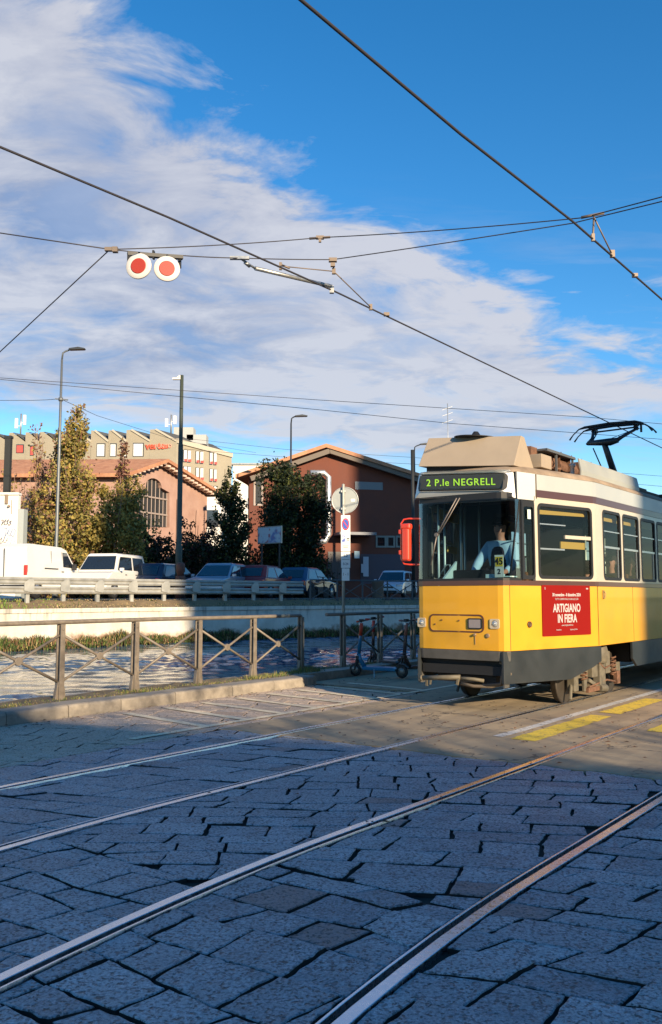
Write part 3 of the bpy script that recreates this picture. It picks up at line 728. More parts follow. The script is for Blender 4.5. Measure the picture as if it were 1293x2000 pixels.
# visor over the windscreen, holding the destination display
def vz(y, z): t = (z-2.945)/.395; u = -.055+.10*t; e = max(0, abs(y)-.50); return Vector((u+e*e*2.2, y, z))
out = [(-.745, 2.945)]+[(-.745+1.49*i/16, 2.945) for i in range(1, 16)]+[(.745, 2.945), (.70, 3.30), (.66, 3.335)]+[(.66-1.32*i/14, 3.335) for i in range(1, 14)]+[(-.66, 3.335), (-.70, 3.30)]
mb = MB(); mb.extrude(out, [rrect(-.655, 3.045, .665, 3.285, .06)], lambda y, z: vz(y, z), lambda y, z: vz(y, z)+Vector((.03, 0, 0)))
visor = mb.build('visor', mat('visor_white', (.80, .80, .77), .4, dirt=.05), tram, bevel=.003)
mb = MB(); mb.poly([(-.02, -.72, 2.95), (-.02, .72, 2.95), (.2, .74, 2.95), (.2, -.74, 2.95)])
for sg in (-1, 1): mb.poly([vz(sg*.735, 2.95)+Vector((.02, 0, 0)), vz(sg*.69, 3.31)+Vector((.02, 0, 0)), (.16, sg*.70, 3.31), (.22, sg*.735, 2.95)])
mb.poly([(.10, -.66, 2.95), (.10, .66, 2.95), (.10, .66, 3.3), (.10, -.66, 3.3)]); mb.build('visor_recess', M_black, tram, fix=False)
mb = MB(); mb.extrude(rrect(-.66, 3.04, .67, 3.29, .065), [rrect(-.61, 3.062, .62, 3.268, .02)], lambda y, z: vz(y, z)+Vector((-.004, 0, 0)), lambda y, z: vz(y, z)+Vector((.06, 0, 0)))
dsp = mb.build('destination_display', M_rub, tram)
mb = MB(); mb.box((.045, .005, 3.165), (.02, 1.26, .22)); mb.build('display_screen', mat('display_face', (.045, .047, .038), .5), dsp)
text('2 P.le NEGRELL', .140, 'display_text', M_green, dsp, (.030, .02, 3.165), (0, -1, 0), (0, 0, 1), .002, sx=.98, space=1.14, bold=.001)
mb = MB(); mb.bar((.028, -.60, 3.085), (.028, .61, 3.085), .006); mb.poly([(.0, -.61, 3.06), (.0, .62, 3.06), (.025, .62, 3.27), (.025, -.61, 3.27)])
mb.build('display_pane', glassmat('display_glass', (.9, .9, .88), .55, .05), dsp, fix=False)
# roof skin, crowned, with a dusty top
mb = MB(); mb.smooth = True
secs = [(.25, .70, 3.24, 3.27, .0), (.32, .74, 3.25, 3.35, 0), (.66, .855, 3.245, 3.40, 0), (UK, 1.205, 3.245, 3.41, 0), (U1, 1.205, 3.245, 3.41, 0)]
rings = []
for u, hw, ze, zt, _ in secs:
    rings.append([mb.pt((u, hw*f, lerp(ze, zt, k))) for f, k in ((-1.0, 0), (-.975, .30), (-.90, .62), (-.72, .85), (-.4, .97), (0, 1), (.4, .97), (.72, .85), (.90, .62), (.975, .30), (1.0, 0))])
for a, b in zip(rings, rings[1:]):
    for j in range(10): mb.face((a[j], a[j+1], b[j+1], b[j]))
mb.build('roof', M_roof, tram)
# roof equipment
mb = MB(); mb.extrude([(.16, 3.43), (.78, 3.43), (.82, 3.46), (.52, 3.875), (.42, 3.885)], [], lambda u, z: Vector((u, -.675, z)), lambda u, z: Vector((u, .73-(z-3.43)*.05, z)))
rb = mb.build('air_conditioner', M_beige, tram, bevel=.006)
mb = MB(); mb.box((.55, .02, 3.395), (.62, 1.25, .07)); mb.build('mounting', M_black, rb)
mb = MB(); mb.box((1.05, -.52, 3.66), (.22, .14, .30)); mb.box((1.05, .1, 3.6), (.2, .8, .2)); mb.build('vent', M_rust, rb)
mb = MB(); mb.lathe([(.30, 0), (.30, .012), (.07, .03), (.05, .07), (.03, .10)], 20, (.56, .05, 3.885)); mb.build('roof_aerial', M_rub, tram)
mb = MB(); mb.box((1.28, -.66, 3.50), (.36, .22, .20)); mb.build('junction_box', M_beige, tram, bevel=.01)
mb = MB(); mb.box((1.9, 0, 3.70), (1.1, 1.5, .03)); mb.bar((1.35, -.74, 3.69), (2.45, -.74, 3.69), .03)
for u in (1.75, 2.4): mb.bar((u, -.72, 3.4), (u, -.72, 3.7), .03)
rs = mb.build('resistor_frame', mat('frame_grey', (.12, .12, .12), .6, .3), tram)
rr = random.Random(6)
for k in range(6):
    u0 = 1.62+k*.42; mb = MB(); y0 = -.72
    pts = []
    for i in range(57):
        t = i/8*2*math.pi; pts.append((u0+.30*i/57, y0+.16+.115*math.cos(t), 3.545+.115*math.sin(t)))
    mb.tube(pts, .012, 5, caps=False); mb.tube([(u0-.03, y0+.16, 3.545), (u0+.34, y0+.16, 3.545)], .045, 8)
    mb.box((u0+.34, y0+.16, 3.55), (.015, .27, .29)); mb.bar((u0+.34, y0+.04, 3.66), (u0+.34, y0+.0, 3.74), .012)
    mb.build('resistor_coil', M_rust, rs)
mb = MB()
for u in (2.02, 2.86): mb.lathe([(.05, 0), (.05, .04), (.035, .06), (.035, .16), (.05, .18), (.05, .22)], 12, (u, -.86, 3.33))
mb.build('insulator', mat('insulator_cream', (.62, .5, .4), .35, coat=.4), rs)
mb = MB()
for k in range(26):
    u = 1.6+rr.uniform(0, 2.3); y = rr.uniform(-.8, -.35); mb.bar((u, y, 3.40+rr.uniform(0, .08)), (u+rr.uniform(.1, .5), y+rr.uniform(-.12, .12), 3.42+rr.uniform(0, .16)), rr.uniform(.015, .04))
mb.build('roof_piping', M_rust, rs)
for sg in (-1, 1):
    mb = MB(); pr_ = [(3.27, 0), (3.31, .03), (3.42, .035), (3.60, .0)]
    def shp(u, k): z, o = pr_[k]; return Vector((u, sg*(1.06+o-.03), z))
    A = []
    for u in (1.82+.04, 1.86, 4.50, 4.56): A.append([mb.pt(shp(u, k)+Vector((.0, 0, 0 if k < 3 else -(u-1.8)*.006))) for k in range(4)]+[mb.pt(shp(u, k)-Vector((0, sg*.02, 0))) for k in (3, 2, 1, 0)])
    for a, b in zip(A, A[1:]):
        for j in range(8): mb.face((a[j], a[(j+1) % 8], b[(j+1) % 8], b[j]))
    mb.face(A[0][::-1]); mb.face(A[-1]); sh = mb.build('roof_fairing', mat('fairing_grey', (.33, .33, .29), .45, var=.08, vscale=2, dirt=.2), tram)
    mb = MB()
    for u in (2.1, 3.2, 4.3): mb.bar((u, sg*1.0, 3.34), (u, sg*1.02, 3.5), .03)
    mb.build('bracket', M_black, sh)
mb = MB(); mb.box((5.4, -.55, 3.46), (.9, .5, .16)); mb.box((6.6, 0, 3.50), (1.4, 1.2, .18)); mb.box((8.0, -.3, 3.52), (.9, .8, .2)); mb.build('roof_box', M_black, tram, bevel=.01)
def fan(ob, du, dz):
    me = ob.data
    if me:
        for v in me.vertices: k = (.7-v.co.y)/1.4; v.co.x += du*k; v.co.z -= dz*k
    for ch in ob.children: fan(ch, du, dz)
fan(rb, .22, .085)
for ob in list(tram.children):
    if ob.name.split('.')[0] in ('visor', 'visor_recess', 'destination_display'): fan(ob, .15, .065)
    if ob.name.startswith('roof_aerial'): fan(ob, .22, .085)
# pantograph
pu = 6.35
mb = MB(); mb.box((6.75, 0, 3.55), (.5, .9, .12)); mb.build('pantograph_base', M_black, tram)
mb = MB()
kn = Vector((5.95, .02, 4.53)); ft = Vector((6.65, -.05, 3.58))
mb.tube([ft, kn], .06, 10, radii=[.075, .055]); mb.tube([ft+Vector((-.12, .16, .1)), kn+Vector((-.05, .20, -.10))], .014, 6)
mb.tube([kn+Vector((0, .32, .02)), kn+Vector((0, -.12, .0)), kn+Vector((0, -.28, .02))], .06, 10, radii=[.045, .075, .05])
mb.tube([kn+Vector((0, .34, 0)), kn+Vector((.1, .27, .12)), Vector((pu, .36, 4.86))], .03, 8); mb.tube([kn+Vector((0, .22, .06)), Vector((pu, .30, 4.80))], .014, 6)
mb.tube([kn+Vector((0, -.22, .0)), kn+Vector((.05, -.33, .08)), Vector((pu, -.52, 4.82))], .034, 8, radii=[.045, .035, .025])
mb.tube([Vector((pu, .34, 4.83)), Vector((pu, -.52, 4.84))], .018, 6); mb.tube([kn+Vector((0, .1, .0)), Vector((pu, -.45, 4.80))], .006, 5)
pa = mb.build('pantograph', mat('pantograph_steel', (.035, .037, .04), .4, .5), tram)
mb = MB()
for du in (-.13, .13):
    P = [(pu+du, .82, 4.70), (pu+du, .74, 4.80), (pu+du, .62, 4.90), (pu+du, .50, 4.925), (pu+du, 0, 4.945), (pu+du, -.50, 4.925), (pu+du, -.62, 4.90), (pu+du, -.76, 4.80), (pu+du, -.83, 4.71)]
    mb.tube(P, .02, 8, radii=[.018, .012, .014, .028, .03, .028, .014, .012, .018])
for y in (.36, -.48): mb.bar((pu-.13, y, 4.90), (pu+.13, y, 4.90), .05); mb.bar((pu, y, 4.78), (pu, y, 4.9), .07); mb.tube([(pu-.1, y-.1, 4.88), (pu-.1, y-.13, 4.80), (pu-.1, y-.04, 4.76), (pu-.1, y+.02, 4.84)], .007, 5)
mb.bar((pu, -.58, 4.73), (pu, -.58, 4.9), .035)
mb.build('contact_head', M_black, pa)
# lights and fittings on the front
def front(y, z, o=0.0): return Vector((-.016+.016*(abs(y)/.58)**2-o-.001, y, z))
for y in (.60, -.53):
    mb = MB(); mb.extrude(rrect(y-.068, 1.115, y+.068, 1.245, .022), [[(y+.047*math.cos(t*math.pi/8), 1.18+.047*math.sin(t*math.pi/8)) for t in range(16)]], lambda a, z: front(a, z, .014), lambda a, z: front(a, z, -.03))
    hl = mb.build('headlight', mat('headlight_bezel', (.62, .5, .34), .4, .3), tram)
    mb = MB(); mb.lathe([(.047, .0), (.040, -.012), (.02, -.02)], 18, front(y, 1.18, -.0), 'X'); mb.build('lens', mat('lens', (.5, .5, .48), .12, .4, coat=1), hl)
    mb = MB(); mb.lathe([(.02, .0), (.012, -.008)], 12, front(y, 1.18, .02), 'X'); mb.build('bulb_cap', M_alu, hl)
mb = MB(); mb.extrude(rrect(-.375, 1.055, .475, 1.30, .07), [rrect(-.355, 1.075, .455, 1.28, .052)], lambda a, z: front(a, z, .006), lambda a, z: front(a, z, -.02)); hp = mb.build('front_hatch', mat('hatch_seal', (.10, .035, .02), .6), tram)
mb = MB(); mb.extrude(rrect(-.355, 1.075, .455, 1.28, .052), [], lambda a, z: front(a, z, .002), lambda a, z: front(a, z, -.02)); mb.build('hatch_door', M_yel, hp)
mb = MB()
for y, z in ((.38, 1.16), (.27, 1.22), (.0, 1.215)): mb.lathe([(.012, 0), (.008, -.01)], 10, front(y, z, .003), 'X')
mb.build('hatch_screw', M_rust, hp)
mb = MB(); mb.extrude(rrect(-.345, 1.105, -.135, 1.25, .02), [rrect(-.33, 1.12, -.15, 1.235, .012)], lambda a, z: front(a, z, .014), lambda a, z: front(a, z, -.02)); fl = mb.build('fog_lamp', M_rub, tram)
mb = MB(); mb.box(front(-.24, 1.178, .004), (.01, .18, .115)); mb.build('lens', mat('lamp_lens', (.28, .22, .24), .12, .3, coat=1), fl)
mb = MB(); mb.lathe([(.030, .01), (.030, -.012), (.02, -.016)], 16, front(-.425, 1.02, 0), 'X'); mb.lathe([(.022, .01), (.015, -.03)], 10, front(-.24, 1.03, 0), 'X'); mb.bar(front(-.24, 1.02, .004), front(-.24, .90, .004), .007)
mb.build('tow_socket', mat('socket_brown', (.25, .17, .10), .6), tram)
mb = MB(); mb.M = Matrix.Translation(NP(.49, 1.165)) @ Matrix.Rotation(math.atan2(-NY, NX), 4, 'Z'); mb.lathe([(.042, -.0), (.042, -.018), (.028, -.022), (.02, -.012)], 14, (0, 0, 0), 'Y'); mb.build('side_marker', mat('marker_dark', (.09, .045, .02), .5), tram)
mb = MB(); mb.M = Matrix.Translation((UK+.24, -HW, 1.57)); mb.box((0, -.006, 0), (.06, .012, .13)); mb.tube([(-.0, -.02, .05), (.025, -.03, .02), (.012, -.03, -.04), (-.02, -.02, -.06)], .009, 6); mb.build('door_latch', mat('latch', (.38, .25, .10), .5, .4), tram)
# wiper
mb = MB(); mb.tube([(-.04, .0, 2.90), (-.06, .17, 2.62), (-.06, .31, 2.40)], .009, 6); mb.tube([(-.04, -.05, 2.90), (-.06, .14, 2.60), (-.06, .30, 2.38)], .009, 6); mb.tube([(-.06, .31, 2.40), (-.05, .40, 2.05)], .010, 6); mb.tube([(-.045, .16, 2.68), (-.05, .30, 2.42), (-.045, .42, 1.98)], .006, 5); mb.lathe([(.03, 0), (.03, .03)], 10, (-.08, .31, 2.40), 'X')
mb.build('wiper', mat('wiper_metal', (.20, .17, .15), .5, .5), tram)
# red mirror on its bracket, canal side
mb = MB(); mb.box((.06, .885, 2.31), (.09, .13, .52)); mb.box((.06, .885, 2.55), (.10, .17, .09)); mr = mb.build('mirror', M_redp, tram, bevel=.03, segs=3)
mb = MB(); mb.tube([(.12, .68, 2.66), (.10, .86, 2.67), (.07, .93, 2.66), (.06, .975, 2.60), (.06, .975, 2.08), (.07, .93, 2.01), (.08, .84, 2.0), (.12, .70, 2.0)], .013, 7); mb.box((.05, .975, 2.18), (.05, .04, .06)); mb.box((.05, .975, 2.48), (.05, .04, .06)); mb.build('mirror_bracket', M_redp, mr)
mb = MB(); mb.box((.11, .885, 2.30), (.01, .12, .44)); mb.build('mirror_glass', mat('mirror_glass', (.8, .8, .8), .03, 1), mr)
# coupling bar under the nose
mb = MB(); mb.tube([(-.16, .50, .425), (-.10, .15, .445), (-.04, -.02, .455)], .033, 10); mb.tube([(-.16, .50, .425), (-.165, .535, .42)], .042, 10)
mb.bar((-.15, .44, .40), (-.15, .44, .32), .03); mb.bar((-.15, .38, .40), (-.15, .39, .34), .02); mb.bar((-.06, .0, .44), (-.06, .02, .35), .03); mb.tube([(-.03, .0, .44), (.02, -.2, .43), (.1, -.3, .41)], .025, 8)
mb.build('coupling_bar', M_bogie, tram)
mb = MB(); mb.tube([(-.02, -.02, .37), (.0, -.2, .34), (.04, -.45, .345), (.10, -.66, .40), (.12, -.68, .52), (.10, -.66, .64), (.08, -.55, .665)], .022, 8); mb.build('guard_rail', mat('dark_beige', (.16, .12, .08), .7), tram)
mb = MB()
for sg in (-1, 1): mb.box(NP(-.0, .42, -.03, sg)+Vector((.05, 0, 0)), (.14, .02, .16))
mb.build('corner_plate', M_bump, tram)
# bogies
def bogie(u0):
    bo = empty('bogie', (u0, 0, 0)); bo.parent = tram
    mb = MB()
    for sg in (-1, 1):
        mb.box((0, sg*.88, .42), (1.7, .09, .16)); mb.box((-.9, sg*.90, .34), (.16, .12, .34)); mb.box((.9, sg*.90, .34), (.16, .12, .30)); mb.box((-.25, sg*.93, .50), (.22, .14, .34)); mb.box((.32, sg*.93, .52), (.18, .14, .34))
        mb.lathe([(.12, .0), (.15, .06), (.15, .20), (.13, .27), (.06, .31)], 18, (.02, sg*.95, .52)); mb.box((.02, sg*.96, .32), (.24, .12, .40)); mb.bar((-.45, sg*.96, .30), (.0, sg*.97, .14), .06); mb.tube([(-.1, sg*1.0, .16), (.12, sg*1.02, .14)], .06, 10)
        mb.box((-.55, sg*.94, .25), (.10, .05, .22)); mb.bar((-.95, sg*.9, .30), (-1.05, sg*.92, .06), .04)
    mb.build('bogie_frame', M_bogie, bo, bevel=.012)
    mb = MB()
    for sg in (-1, 1):
        for ux in (-.62, .62):
            m2 = MB(); m2.tube([(ux+.05*math.cos(t*.785), sg*.96+.05*math.sin(t*.785), .30+.0075*t) for t in range(40)], .014, 5); m2.build('spring', M_rust, bo)
        mb = MB(); mb.tube([(-.8, sg*.98, .55), (-.3, sg*1.0, .62), (.1, sg*1.02, .44), (.7, sg*.98, .50)], .013, 5); mb.tube([(-.5, sg*.99, .2), (.2, sg*1.01, .26), (.8, sg*.97, .18)], .016, 5)
        mb.box((-.3, sg*.98, .16), (.5, .05, .07)); mb.box((.75, sg*.98, .26), (.14, .06, .2)); mb.build('hoses', M_rust, bo)
    for ux in (-.92, .92):
        for sg in (-1, 1):
            mb = MB(); mb.lathe([(.05, -.05), (.30, -.05), (.335, -.045), (.335, -.03), (.31, .02), (.31, .05), (.25, .055), (.22, .02), (.08, .02), (.06, .06)], 28, (ux, sg*.745, .318), 'Y'); mb.build('wheel', mat('wheel_steel', (.09, .075, .06), .5, .6), bo)
    mb = MB()
    for ux in (-.92, .92): mb.tube([(ux, -.7, .32), (ux, .7, .32)], .07, 10)
    mb.box((0, 0, .40), (1.2, .9, .25)); mb.build('axle_housing', M_black, bo)
bogie(2.62); bogie(8.9)
mb = MB(); mb.box((2.0, 0, .70), (1.5, 1.5, .14)); mb.box((5.4, 0, .62), (3.2, 2.1, .3)); mb.build('underfloor', M_black, tram)
# interior
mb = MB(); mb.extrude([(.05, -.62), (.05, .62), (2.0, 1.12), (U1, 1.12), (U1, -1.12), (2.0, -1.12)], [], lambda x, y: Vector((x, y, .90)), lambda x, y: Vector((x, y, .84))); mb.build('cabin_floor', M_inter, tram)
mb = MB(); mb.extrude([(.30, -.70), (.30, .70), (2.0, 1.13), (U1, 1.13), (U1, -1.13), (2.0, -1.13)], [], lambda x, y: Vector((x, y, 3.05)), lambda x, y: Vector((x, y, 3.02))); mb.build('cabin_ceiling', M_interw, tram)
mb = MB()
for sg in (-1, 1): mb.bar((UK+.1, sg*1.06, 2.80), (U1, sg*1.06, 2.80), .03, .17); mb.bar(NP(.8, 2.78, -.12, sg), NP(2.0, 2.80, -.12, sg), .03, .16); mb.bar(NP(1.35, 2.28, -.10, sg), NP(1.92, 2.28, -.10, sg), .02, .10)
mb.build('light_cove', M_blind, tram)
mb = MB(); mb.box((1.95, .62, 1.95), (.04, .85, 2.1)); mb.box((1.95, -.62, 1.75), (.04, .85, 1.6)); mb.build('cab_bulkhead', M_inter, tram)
mb = MB(); mb.box((.28, -.12, 1.66), (.42, .95, .16)); mb.box((.52, .02, 1.78), (.2, .62, .28)); mb.build('dashboard', M_black, tram, bevel=.02)
mb = MB(); mb.extrude([(.12, 1.76), (.50, 1.76), (.55, 2.05)], [], lambda x, z: Vector((x, .33, z)), lambda x, z: Vector((x, .36, z))); mb.box((.14, -.48, 1.80), (.06, .26, .09), .05); mb.box((.2, -.62, 1.81), (.2, .22, .015), .1); mb.build('paper', mat('pale_green_paper', (.55, .75, .66), .7), tram)
mb = MB()
for y, u in ((.52, .35), (.45, .9), (.30, 1.2), (.60, 1.3), (.56, .6)): mb.tube([(u, y, .9), (u, y, 3.0)], .017, 8)
mb.tube([(.5, .62, 1.8), (.5, .48, 2.0), (.5, .42, 2.0), (.5, .40, 1.8)], .012, 6)
for u in (2.4, 3.3, 4.2, 5.1, 6.0): mb.tube([(u, -.55, .9), (u, -.55, 3.0)], .017, 8); mb.tube([(u, .55, .9), (u, .55, 3.0)], .017, 8)
mb.build('grab_pole', mat('pole_pale', (.55, .68, .58), .35, .3), tram)
# card with 45 / 2 behind the windscreen
mb = MB(); mb.box((.065, -.575, 1.95), (.006, .13, .30)); nc = mb.build('number_card', mat('card_cream', (.72, .80, .62), .6), tram)
mb = MB(); mb.box((.060, -.575, 2.01), (.004, .11, .13)); mb.build('card_field', mat('card_yellow', (.75, .55, .03), .6), nc)
text('45', .125, 'card_text', M_black, nc, (.056, -.575, 2.01), (0, -1, 0), (0, 0, 1), .001, bold=.003)
text('2', .095, 'card_text', M_black, nc, (.058, -.575, 1.875), (0, -1, 0), (0, 0, 1), .001, bold=.002)
# seats
def seat(u, y, face):
    st = MB(); st.box((u, y, 1.28), (.42, .42, .06)); st.box((u+.2*face, y, 1.6), (.06, .42, .62)); st.box((u, y, 1.08), (.08, .3, .36)); return st.build('seat', mat('seat_wood', (.16, .08, .035), .45), tram, bevel=.02)
for u in (3.55, 4.35, 5.15, 5.95, 6.75): seat(u, -.88, 1); seat(u, .88, 1)
seat(1.32, -.12, 1)
# red poster on the flank
def AD(s, z, o): return NP(s, z, .006+o)
mb = MB(); mb.extrude(rrect(.765, .995, 1.872, 1.70, .015), [], lambda s, z: AD(s, z, .006), lambda s, z: AD(s, z, -.004)); ad = mb.build('poster', mat('poster_red', (.22, .008, .006), .85, spec=.12), tram)
sx_, up_ = (NX, -NY, 0), (0, 0, 1)
M_pw = mat('poster_white', (.48, .43, .42), .6)
def adt(t, size, s, z, sx, name='poster_text', bold=0.0): text(t, size, name, M_pw, ad, AD(s, z, .009), sx_, up_, .001, sx=sx, bold=bold)
adt('30 novembre - 8 dicembre 2024', .062, 1.315, 1.565, .80, bold=.002); adt('TUTTI I GIORNI DALLE 10.00 ALLE 22.30', .038, 1.315, 1.505, .80)
adt('ARTIGIANO', .162, 1.315, 1.375, .72, bold=.004); adt('IN FIERA', .162, 1.315, 1.228, .72, bold=.004); adt('www.artigianoinfiera.it', .036, 1.315, 1.140, .8); adt('fieramilano', .030, 1.12, 1.078, .85); adt('ingresso gratuito', .030, 1.46, 1.078, .85)
adt('i', .05, .83, 1.655, .8, bold=.003); adt('2024', .026, 1.80, 1.655, .9, bold=.002)
# two more cars of the same tram behind the articulation
mb = MB(); mb.box((U1+.35, 0, 2.05), (.72, 2.1, 2.5))
for k in range(6): mb.box((U1+.05+k*.12, 0, 2.05), (.05, 2.26, 2.6))
mb.build('articulation_bellows', M_rub, tram)
def rear_car(x0, x1):
    c = empty('trailing_car', (x0, 0, 0)); c.parent = tram; L = x1-x0
    mb = MB()
    for sg in (-1, 1): mb.box((L/2, sg*1.18, 1.255), (L, .04, .87))
    mb.build('yellow_panel', M_yel, c)
    mb = MB()
    for sg in (-1, 1): mb.box((L/2, sg*1.187, 1.725), (L, .04, .066)); mb.box((L/2, sg*1.187, 2.971), (L, .04, .098))
    mb.build('waist_band', M_brown, c)
    n = int(L/.9); wins = [((L-n*.9)/2+.075+.9*k, (L-n*.9)/2+.825+.9*k) for k in range(n)]
    mb = MB()
    for sg in (-1, 1): mb.extrude([(0, 1.76), (L, 1.76), (L, 2.92), (0, 2.92)], [rrect(a, 1.815, b, 2.83, .06) for a, b in wins], lambda s, z: Vector((s, sg*1.2, z)), lambda s, z: Vector((s, sg*1.155, z)))
    mb.build('side_panel', M_cream, c)
    mb = MB()
    for sg in (-1, 1):
        for a, b in wins: mb.poly([(a, sg*1.18, 1.8), (b, sg*1.18, 1.8), (b, sg*1.18, 2.85), (a, sg*1.18, 2.85)])
    mb.build('window_row', M_glass, c, fix=False)
    mb = MB(); mb.box((L/2, 0, 3.13), (L, 2.4, .215)); mb.box((L/2, 0, 3.30), (L, 2.1, .12)); mb.build('roof', M_roof, c, bevel=.05)
    mb = MB(); mb.box((L/2, 0, .62), (L, 2.34, .38)); mb.box((L/2, 0, .87), (L, 2.2, .06)); mb.build('underfloor', M_dark, c)
rear_car(U1+.72, U1+6.2); rear_car(U1+6.9, U1+15)
# ================================================================ people
def skin_mesh(name, joints, edges, m, parent=None, levels=2, root=0):
    """joints = {name: (x, y, z, radius)}; grows one continuous surface round them"""
    keys = list(joints); me = bpy.data.meshes.new(name); me.from_pydata([joints[k][:3] for k in keys], [(keys.index(a), keys.index(b)) for a, b in edges], [])
    o = bpy.data.objects.new(name+'_tmp', me); COL.objects.link(o)
    sk = o.modifiers.new('skin', 'SKIN'); sk.use_smooth_shade = True
    for i, k in enumerate(keys):
        r = joints[k][3]; r = r if isinstance(r, tuple) else (r, r)
        me.skin_vertices[0].data[i].radius = r; me.skin_vertices[0].data[i].use_root = (i == root)
    ss = o.modifiers.new('sub', 'SUBSURF'); ss.levels = levels; ss.render_levels = levels
    dg = bpy.context.evaluated_depsgraph_get(); dg.update(); res = bpy.data.meshes.new_from_object(o.evaluated_get(dg)); bpy.data.objects.remove(o)
    res.name = name; res.materials.clear(); res.materials.append(m)
    for p in res.polygons: p.use_smooth = True
    r = bpy.data.objects.new(name, res); COL.objects.link(r); r.parent = parent; return r
M_skin = mat('skin', (.50, .27, .18), .55); M_hair_d = mat('dark_hair', (.025, .016, .011), .6); M_hair_b = mat('brown_hair', (.10, .05, .025), .6)
def person(P, rz, shirt, trousers, hair, label, arms='lap', k=1.0, vest=None):
    """seated figure; local x = the way it faces, origin on the seat"""
    J = {'pelvis': (0, 0, .09, (.15, .12)), 'belly': (-.01, 0, .24, (.13, .10)), 'chest': (.0, 0, .42, (.165, .115)), 'neck0': (0, 0, .54, (.075, .065)), 'neck': (.01, 0, .60, .052), 'jaw': (.035, 0, .665, (.062, .068)), 'head': (.015, 0, .745, (.080, .095)), 'crown': (.0, 0, .80, (.06, .07)),
         'nose': (.105, 0, .725, .014), 'earl': (.01, .078, .735, .014), 'earr': (.01, -.078, .735, .014)}
    E = [('pelvis', 'belly'), ('belly', 'chest'), ('chest', 'neck0'), ('neck0', 'neck'), ('neck', 'jaw'), ('jaw', 'head'), ('head', 'crown'), ('head', 'nose'), ('head', 'earl'), ('head', 'earr')]
    SL = []
    for s, n in ((1, 'l'), (-1, 'r')):
        if arms == 'drive':
            el, wr = (.16, s*.27, .24), (.42, s*.24, .12) if s > 0 else (.40, s*.21, .10)
        else: el, wr = (.06, s*.26, .24), (.28, s*.10, .16)
        J['sh'+n] = (0, s*.175, .49, .062); J['el'+n] = (*el, .046); J['wr'+n] = (*wr, .028); J['pm'+n] = (wr[0]+.06, wr[1]-.01*s, wr[2]-.005, (.036, .018))
        J['hip'+n] = (.03, s*.095, .07, .085); J['kn'+n] = (.44, s*.12, .10, .06); J['an'+n] = (.43, s*.12, -.33, .038); J['to'+n] = (.58, s*.13, -.38, .03)
        E += [('chest', 'sh'+n), ('sh'+n, 'el'+n), ('el'+n, 'wr'+n), ('wr'+n, 'pm'+n), ('pelvis', 'hip'+n), ('hip'+n, 'kn'+n), ('kn'+n, 'an'+n), ('an'+n, 'to'+n)]
        for q, (dy, L, dz) in enumerate(((.026, .055, -.012), (.009, .07, -.016), (-.009, .066, -.018), (-.025, .05, -.014))):
            J['f%d%s' % (q, n)] = (wr[0]+.09+L*.5, wr[1]-.01*s+dy, wr[2]+dz*.6, .0085); J['g%d%s' % (q, n)] = (wr[0]+.085+L*.85, wr[1]-.01*s+dy, wr[2]+dz*2.4, .007)
            E += [('pm'+n, 'f%d%s' % (q, n)), ('f%d%s' % (q, n), 'g%d%s' % (q, n))]
        J['t1'+n] = (wr[0]+.05, wr[1]-s*.05, wr[2]-.005, .010); J['t2'+n] = (wr[0]+.085, wr[1]-s*.058, wr[2]-.02, .008); E += [('wr'+n, 't1'+n), ('t1'+n, 't2'+n)]
    body = skin_mesh('person', J, E, M_skin)
    body.location = P; body.rotation_euler = (0, 0, rz); body.scale = (k, k, k)
    C = {q: (J[q][0], J[q][1], J[q][2], tuple(v+.018 for v in (J[q][3] if isinstance(J[q][3], tuple) else (J[q][3],)*2))) for q in ('pelvis', 'belly', 'chest', 'neck0', 'shl', 'shr', 'ell', 'elr')}
    for n in 'lr':
        e, w = Vector(J['el'+n][:3]), Vector(J['wr'+n][:3]); p = e.lerp(w, .86); C['cf'+n] = (*p, .044)
    skin_mesh('shirt', C, [('pelvis', 'belly'), ('belly', 'chest'), ('chest', 'neck0'), ('chest', 'shl'), ('chest', 'shr'), ('shl', 'ell'), ('shr', 'elr'), ('ell', 'cfl'), ('elr', 'cfr')], shirt, body)
    if vest:
        V = {'a': (J['pelvis'][0], 0, .12, (.175, .145)), 'b': (-.01, 0, .24, (.16, .13)), 'c': (0, 0, .43, (.175, .145)), 'd': (0, 0, .52, (.12, .09))}
        skin_mesh('waistcoat', V, [('a', 'b'), ('b', 'c'), ('c', 'd')], vest, body)
    T = {'pelvis': (0, 0, .09, (.165, .135))}
    TE = []
    for n in 'lr':
        for q, r in (('hip', .105), ('kn', .075), ('an', .055)): T[q+n] = (*J[q+n][:3], r)
        TE += [('pelvis', 'hip'+n), ('hip'+n, 'kn'+n), ('kn'+n, 'an'+n)]
    skin_mesh('trousers', T, TE, trousers, body)
    Hh = {'a': (-.01, 0, .80, (.082, .088)), 'b': (-.055, 0, .745, (.075, .075)), 'c': (-.06, 0, .68, (.06, .05)), 'd': (.035, 0, .825, (.07, .045))}
    skin_mesh('hair', Hh, [('a', 'b'), ('b', 'c'), ('a', 'd')], hair, body)
    mbx = MB()
    for s in (-1, 1): mbx.lathe([(.009, .0), (.006, .004)], 8, (.098, s*.032, .745), 'X')
    mbx.build('eyes', M_black, body)
    mbx = MB(); mbx.box((.094, 0, .672), (.008, .045, .009)); mbx.build('mouth', mat('lip', (.35, .11, .09), .5), body)
    return tag(body, label, 'person')
def TW(u, y, z): return tram.matrix_basis @ Vector((u, y, z))
tram.matrix_basis = Matrix.Translation(AB(10.654, 5.82, 0)) @ Matrix.Rotation(ANG, 4, 'Z')
M_ltblue = mat('light_blue_cotton', (.42, .74, .90), .75); M_navy = mat('navy_cloth', (.018, .022, .04), .8)
